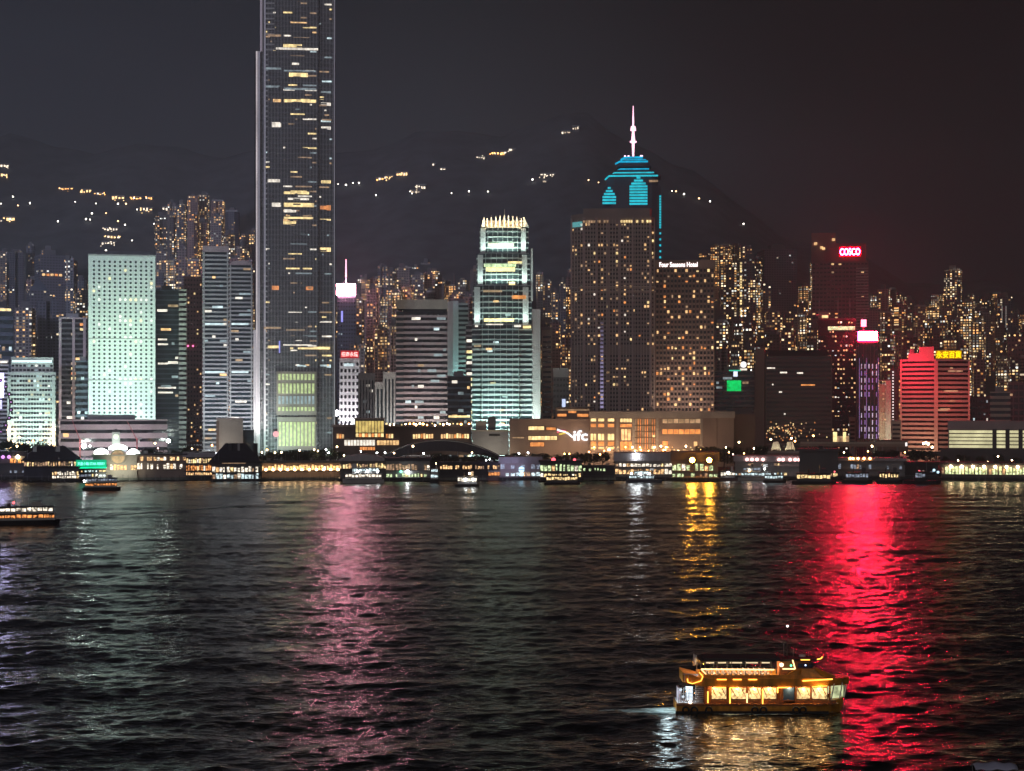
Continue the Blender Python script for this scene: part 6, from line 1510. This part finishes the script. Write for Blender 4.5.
# bow windows, wrapping round
mb_ = MB(); 
pts_b = [(bx_(829), -hb + .6), (bx_(838), -hb + 1.5), (bx_(843.5), -hb + 2.7)]
for (xa, ya), (xb, yb_) in zip(pts_b, pts_b[1:]):
    for s_ in (-1, 1):
        mm_ = MB(); z0, z1 = bz(699), bz(686); q = s_ * -1
        mm_.prism([(xa, ya * q), (xb, yb_ * q), (xb - .2, yb_ * q + .2 * q), (xa - .1, ya * q + .2 * q)] if q > 0 else [(xa, ya * q), (xa - .1, ya * q + .2 * q), (xb - .2, yb_ * q + .2 * q), (xb, yb_ * q)], z0, z1, None)
        mm_.build('bow_window', CURG, fb)
for px_, yy in ((829, -hb + .5), (838.2, -hb + 1.4), (844.2, -hb + 2.6)): 
    for s_ in (-1, 1): MB().bar((bx_(px_), yy * s_ * -1 * -1 if s_ > 0 else -yy, bz(700)), (bx_(px_) + .5, yy if s_ > 0 else -yy, bz(684)), .10, 6).build('bow_mullion', trim, fb)
# stern platform: lit white cage with stair
st = MB().box(bx_(675), bx_(701), -hb + .3, hb - .3, zdk + .06, zdk + .14).build('stern_platform', trim, fb)
for i in range(8):
    z = zdk + .4 + i * .34; MB().box(bx_(693), bx_(701), -hb + .45, -hb + 1.3, z, z + .09).build('stair_tread', trim, fb)
for i in range(5): MB().cyl((bx_(676 + i * 2.6), -hb + .4, zdk), .06, bz(688) - zdk, 6).build('rail_post', trim, fb)
for j in range(4): MB().bar((bx_(675), -hb + .4, zdk + .5 + j * .6), (bx_(692), -hb + .4, zdk + .5 + j * .6), .05, 5).build('rail', trim, fb)
MB().box(bx_(676.5), bx_(678.5), -1.8, 1.8, zdk + .1, bz(690)).build('stern_panel', wall_mat('pale_pink_panel', (.55, .42, .50)), fb)
MB().box(bx_(684), bx_(691), -hb + 1.6, -hb + 1.8, zdk + .3, bz(688)).build('stern_lit_door', CLD, fb)
for px_, y in ((687.5, 702.5), (678, 690), (680.5, 697)): MB().ball((bx_(px_), -hb + .25, bz(y)), .22, 10, 6).build('stern_lamp', glow_mat('warm_stern_lamp', (1, .8, .6), 9, True) if y > 702 else CLD, fb)
# upper deck and its long orange fascia
zf0, zf1 = bz(686.5), bz(678.2)
m = MB(); P = [(680, .88), (700, .98), (730, 1), (800, 1), (826, .86), (840, .55), (849, .18)]
vt = []
for px_, w in P:
    up = max(0, (700 - px_) / 20) * .7; dn = max(0, (px_ - 800) / 49) * .35
    for (y, z) in ((-hb * w - .1, zf0 + up), (-hb * w - .25, zf1 + up * 1.3 - dn * .4), (hb * w + .25, zf1 + up * 1.3 - dn * .4), (hb * w + .1, zf0 + up)): m.v.append((bx_(px_), y, z))
for i in range(len(P) - 1):
    a = i * 4
    for q in range(4): q2 = (q + 1) % 4; m.f.append((a + q, a + 4 + q, a + 4 + q2, a + q2)); m.mi.append(0)
m.f += [(0, 1, 2, 3), tuple(len(m.v) - 4 + q for q in (3, 2, 1, 0))]; m.mi += [0, 0]
m.build('upper_deck_fascia', orange, fb)
ysd = -hb - .36
MB().box(bx_(697), bx_(800), -hb + .1, -hb + .2, zf1, bz(675)).build('upper_bulwark', orange, fb)
MB().box(bx_(697), bx_(800), hb - .2, hb - .1, zf1, bz(675)).build('upper_bulwark', orange, fb)
def strip(p, q, mat=YEL, r=.09, y=None, nm='light_strip'):
    yy = ysd if y is None else y
    return MB().bar((bx_(p[0]), yy, bz(p[1])), (bx_(q[0]), yy, bz(q[1])), r, 6).build(nm, mat, fb)
strip((714, 679.3), (723.5, 679.3)); strip((730, 679.3), (738.5, 679.3)); strip((745.5, 679.3), (754, 679.3))
strip((799.5, 680.6), (829.5, 678.8), r=.11); strip((713, 687.2), (723, 687.2)); strip((727, 687.4), (735.5, 687.4)); strip((775, 687.2), (788, 687.2)); strip((809, 686.6), (824, 685.6), r=.06)
for px_, a, b in ((705.2, 691.5, 703), (727.3, 688, 703.5), (744.4, 693.5, 703), (760, 689, 704), (775, 687.5, 693)): strip((px_, a), (px_, b), YEL if px_ != 744.4 else WHT, .10, -hb + .1)
# upper open deck
hexp = [(684.5, 678.5), (685, 682), (689.5, 683.5), (698, 680.8), (700, 676.5), (696.5, 672)]
for a, b in zip(hexp, hexp[1:]): strip(a, b, YEL, .07, -hb - .2)
MB().box(bx_(684), bx_(698), -hb + .2, hb - .2, bz(682), bz(681.3)).build('aft_deck', orange, fb)
for i in range(5): MB().cyl((bx_(682 + i * 3.6), -hb + .1, bz(682)), .05, 1.4, 6).build('rail_post', trim, fb)
MB().box(bx_(680), bx_(699), -hb + .05, -hb + .12, bz(674.5), bz(673.8)).build('rail', trim, fb)
MB().box(bx_(688), bx_(696), -hb + 1.5, -hb + 1.9, bz(682), bz(675.5)).build('lit_locker', glow_mat('locker_lit', (.8, .85, 1), .5), fb)
strip((698.5, 669.3), (771.5, 669.8), WHT, .12, -hb + .1, 'rail_light'); strip((698.5, 669.3), (703, 674), WHT, .09, -hb + .1, 'rail_light')
strip((780, 669), (792.5, 669), WHT, .12, -hb + .1, 'rail_light'); strip((792.5, 669), (790, 660), WHT, .11, -hb + .1, 'rail_light')
for px_ in (702, 715, 729, 743, 758, 774): 
    for s_ in (-1, 1): MB().cyl((bx_(px_), s_ * (hb - .2), zf1), .06, bz(661.5) - zf1, 6).build('awning_post', W['dmetal'], fb)
for i in range(22):
    xx = bx_(704 + i * 3.1); MB().cyl((xx, -hb + .12, bz(675)), .03, bz(670) - bz(675), 5).build('rail_post', trim, fb)
for i in range(12):
    for yy in (-1.6, 1.0):
        xx = bx_(706 + i * 5.4); s_ = MB().box(xx, xx + .5, yy, yy + 1.1, zf1 + .1, zf1 + .5).build('seat', wall_mat('seat_pale', (.45, .40, .38)) if i + yy < -1 else bpy.data.materials['seat_pale'], fb)
        MB().box(xx, xx + .08, yy, yy + 1.1, zf1 + .5, zf1 + 1.0).build('seat_back', bpy.data.materials['seat_pale'], s_)
MB().box(bx_(697), bx_(781), -hb + .1, hb - .1, bz(661.3), bz(660.2)).build('awning_roof', W['black'], fb)
MB().box(bx_(702), bx_(778), -hb + .3, hb - .3, bz(660.2), bz(659)).build('awning_top', wall_mat('awning_grey', (.07, .055, .055)), fb)
for a, b in ((704, 712), (716, 724), (728, 740), (744, 756), (760, 768)):
    MB().box(bx_(a), bx_(b), -hb + .9, -hb + 1.15, bz(664.2), bz(663)).build('ceiling_light', glow_mat('ceiling_warm', (1, .8, .5), .8) if a == 704 else bpy.data.materials['ceiling_warm'], fb)
MB().ball((bx_(779.3), -hb + .5, bz(665.3)), .36, 10, 6).build('cabin_lamp', glow_mat('amber_cabin_lamp', (1, .72, .4), 3, True), fb)
MB().ball((bx_(788.6), -hb + .3, bz(665.8)), .18, 8, 6).build('navigation_lamp', glow_mat('green_nav', (.1, 1, .4), 4), fb)
# wheelhouse
whs = MB().prism([(bx_(777), -2.0), (bx_(812), -1.7), (bx_(816), 0), (bx_(812), 1.7), (bx_(777), 2.0)], zf1 - .1, bz(660, 3), [(bx_(779), -1.8), (bx_(809), -1.5), (bx_(812), 0), (bx_(809), 1.5), (bx_(779), 1.8)]).build('wheelhouse', odark, fb)
MB().prism([(bx_(795), -2.3), (bx_(822), -2.0), (bx_(838), -.7), (bx_(838), .7), (bx_(822), 2.0), (bx_(795), 2.3)], bz(679.5), bz(670), [(bx_(795), -2.1), (bx_(812), -1.8), (bx_(816), -.6), (bx_(816), .6), (bx_(812), 1.8), (bx_(795), 2.1)]).build('foredeck_cowl', orange, fb)
MB().prism([(bx_(779), -hb + .2), (bx_(798), -hb + .4), (bx_(826), -hb + .8), (bx_(826), -hb + 1.0), (bx_(779), -hb + .6)], bz(679), bz(670), [(bx_(792), -hb + .2), (bx_(796), -hb + .4), (bx_(800), -hb + .8), (bx_(800), -hb + 1.0), (bx_(792), -hb + .6)]).build('cowl_side', orange, fb)
for a, b in ((796.5, 801), (802, 806.5), (807.5, 811)): MB().box(bx_(a), bx_(b), -2.05, -1.7, bz(667.5, 1.3), bz(663.5, 1.3)).build('wheelhouse_window', glass_mat('blue_dark_glass', (.02, .03, .08), .1) if a == 796.5 else bpy.data.materials['blue_dark_glass'], whs)
MB().ball((bx_(804), -2.1, bz(665.2, 1.2)), .14, 8, 6).build('wheelhouse_lamp', glow_mat('pale_blue_lamp', (.6, .75, 1), 3), whs)
MB().prism([(bx_(777), -2.3), (bx_(815), -2.1), (bx_(822), 0), (bx_(815), 2.1), (bx_(777), 2.3)], bz(660.5, 1.3), bz(659.2, 1.3)).build('wheelhouse_roof', W['black'], whs)
strip((799, 660.6), (808, 660.6), YEL, .09, -2.4); strip((815.5, 660.3), (819.5, 659.4), YEL, .09, -2.2); strip((819.5, 659.4), (821.3, 657.5), YEL, .08, -2.1)
MB().cyl((bx_(803), .3, bz(657, 3)), .55, .35, 12).build('radar_dome', trim, fb)
for px_, h in ((784.5, 8), (794, 6), (809.5, 4)): MB().cyl((bx_(px_), .4, bz(659, 3)), .04, h * .3, 5).build('antenna', W['metal'], fb)
ms = MB().cyl((bx_(787.8), 0, bz(660, 3)), .08, bz(627.5, 3) - bz(660, 3), 6, r2=.045).build('mast', W['dmetal'], fb)
MB().ball((bx_(787.8), 0, bz(626.3, 3)), .17, 10, 6).build('mast_lamp', glow_mat('mast_white_lamp', (1, .9, .85), 6, True), ms)
MB().bar((bx_(781), 0, bz(652, 3)), (bx_(795), 0, bz(652, 3)), .04, 5).build('spreader', W['dmetal'], ms)
# flag at the stern
fp = MB().cyl((bx_(696), -.3, bz(680, 3)), .04, bz(655, 3) - bz(680, 3), 6).build('flagpole', W['metal'], fb)
m = MB(); 
for i in range(7):
    for j in range(4): u = i / 6; m.v.append((bx_(695.8) - u * .55 - j * .04, -.3 + .10 * math.sin(u * 6 + j), bz(655.3, 3) - j * .5 + (1 - (1 - u) ** 2) * -.15 * j + u * .25))
for i in range(6):
    for j in range(3): a = i * 4 + j; m.f.append((a, a + 4, a + 5, a + 1)); m.mi.append(0)
m.build('flag', wall_mat('white_flag', (.75, .75, .72)), fp, True).modifiers.new('s', 'SOLIDIFY').thickness = .02
# lamp light on stern and upper deck; unseen wake and side lights are added
def pt(name, loc, e_, col, r=.15):
    d = bpy.data.lights.new(name, 'POINT'); d.energy = e_; d.color = col; d.shadow_soft_size = r
    o = bpy.data.objects.new(name, d); COL.objects.link(o); o.location = Vector(fb.location) + Vector(loc); return o
pt('stern_light', (bx_(684), -hb + 1.0, bz(690)), 120, (.72, .88, 1)); pt('wake_fill_light', (bx_(666), -1.5, 3.4), 420, (.75, .95, 1), .9)  # second one: unseen light added over the wake to brighten the foam
for px_ in (715, 740, 765): pt('upper_deck_light', (bx_(px_), 0, bz(663.5)), 900, (1, .72, .42))
for px_ in (712, 735, 752, 768, 787, 802, 818): pt('side_glint_fill', (bx_(px_), -hb - .05 + .1, bz(688.4)), 210, (1, .62, .25), .12)  # unseen lights added along the side to strengthen the water reflection

# foam wake astern
fm, nt, p, out = new_mat('wake_foam'); p.inputs['Roughness'].default_value = .6
tc = nt.nodes.new('ShaderNodeTexCoord'); n = nt.nodes.new('ShaderNodeTexNoise'); n.inputs['Scale'].default_value = 1.1; n.inputs['Detail'].default_value = 6
mp = nt.nodes.new('ShaderNodeMapping'); mp.inputs['Scale'].default_value = (.35, 1.2, 1)
r = nt.nodes.new('ShaderNodeValToRGB'); r.color_ramp.elements[0].position = .32; r.color_ramp.elements[0].color = (.05, .08, .085, 1); r.color_ramp.elements[1].position = .58; r.color_ramp.elements[1].color = (.66, .80, .80, 1)
nt.links.new(tc.outputs['Object'], mp.inputs[0]); nt.links.new(mp.outputs[0], n.inputs['Vector']); nt.links.new(n.outputs['Fac'], r.inputs[0]); nt.links.new(r.outputs[0], p.inputs['Base Color'])
rs = random.Random(5); m = MB(); NX, NY = 46, 12
for i in range(NX + 1):
    u = i / NX; wdt = (2.9 + 1.1 * math.sin(u * 9 + 1) * .3) * (1 - u) ** .45 + .25
    for j in range(NY + 1):
        v = -1 + 2 * j / NY
        m.v.append((x_st + .4 - u * 19.0, v * wdt - u * .8, .06 + .42 * (1 - v * v) * (1 - u) ** 1.3 * (.6 + .7 * rs.random()) - (.12 if abs(v) > .99 or u > .99 else 0)))
for i in range(NX):
    for j in range(NY): a = i * (NY + 1) + j; m.f.append((a, a + 1, a + NY + 2, a + NY + 1)); m.mi.append(0)
wk = m.build('wake_foam', fm, None, True); wk.location = fb.location; tag(wk, 'pale teal foam streak trailing from the near ferry', 'wake', kind='stuff')
m = MB(); NX = 60
for i in range(NX + 1):
    u = i / NX; x = bx_(676) + u * (bx_(838) - bx_(676)); w = hb * (.9 + .1 * min(1, u * 5)) * (1 - max(0, (u - .72) / .28) ** 2.4 * .97) * .93
    for j in range(5): v = j / 4; m.v.append((x, -w - v * (.6 + .5 * rs.random()) * (1.2 - u * .7), .16 + .12 * rs.random() - v * .16))
for i in range(NX):
    for j in range(4): a = i * 5 + j; m.f.append((a, a + 1, a + 6, a + 5)); m.mi.append(0)
wk = m.build('bow_wave_foam', fm, None, True); wk.location = fb.location; tag(wk, 'thin foam line along the waterline of the near ferry', 'foam', kind='stuff')

# pale old wake line crossing the water at the left
m = MB(); (xa, ya), (xb, yb) = wp(58, 520.5), wp(345, 498.5); NX = 120
for i in range(NX + 1):
    u = i / NX; w = 4.2 * math.sin(math.pi * min(1, u * 1.05)) ** .4 * (.6 + .5 * rs.random()) + .1
    for j in range(5): v = -1 + j / 2; m.v.append((xa + (xb - xa) * u, ya + (yb - ya) * u + v * w + 3 * math.sin(u * 9), .10 + .22 * (1 - v * v) * (.4 + rs.random())))
for i in range(NX):
    for j in range(4): a = i * 5 + j; m.f.append((a, a + 1, a + 6, a + 5)); m.mi.append(0)
fm2 = fm.copy(); fm2.name = 'thin_foam'
for nd_ in fm2.node_tree.nodes:
    if nd_.type == 'VALTORGB': nd_.color_ramp.elements[0].position = .34; nd_.color_ramp.elements[0].color = (.03, .04, .04, 1); nd_.color_ramp.elements[1].position = .60
wk = m.build('wake_foam', fm2, None, True); wk.location.z = .12; tag(wk, 'thin pale wake line crossing the water behind the left ferry', 'wake', kind='stuff')

# ================================================================== HAZE
HAZE = True
if HAZE:
    hz = MB().box(-2600, 2600, -40, 4300, -12.5, 660).build('haze', [], None)
    hm = bpy.data.materials.new('haze_air'); hm.use_nodes = True; nt = hm.node_tree; nt.nodes.clear()
    ho = nt.nodes.new('ShaderNodeOutputMaterial'); hv = nt.nodes.new('ShaderNodeVolumePrincipled')
    hv.inputs['Color'].default_value = (.90, .90, .97, 1); hv.inputs['Density'].default_value = 0.00014; hv.inputs['Anisotropy'].default_value = 0.0
    nt.links.new(hv.outputs[0], ho.inputs['Volume']); hz.data.materials.append(hm); hz['kind'] = 'stuff'
    hm.cycles.homogeneous_volume = True
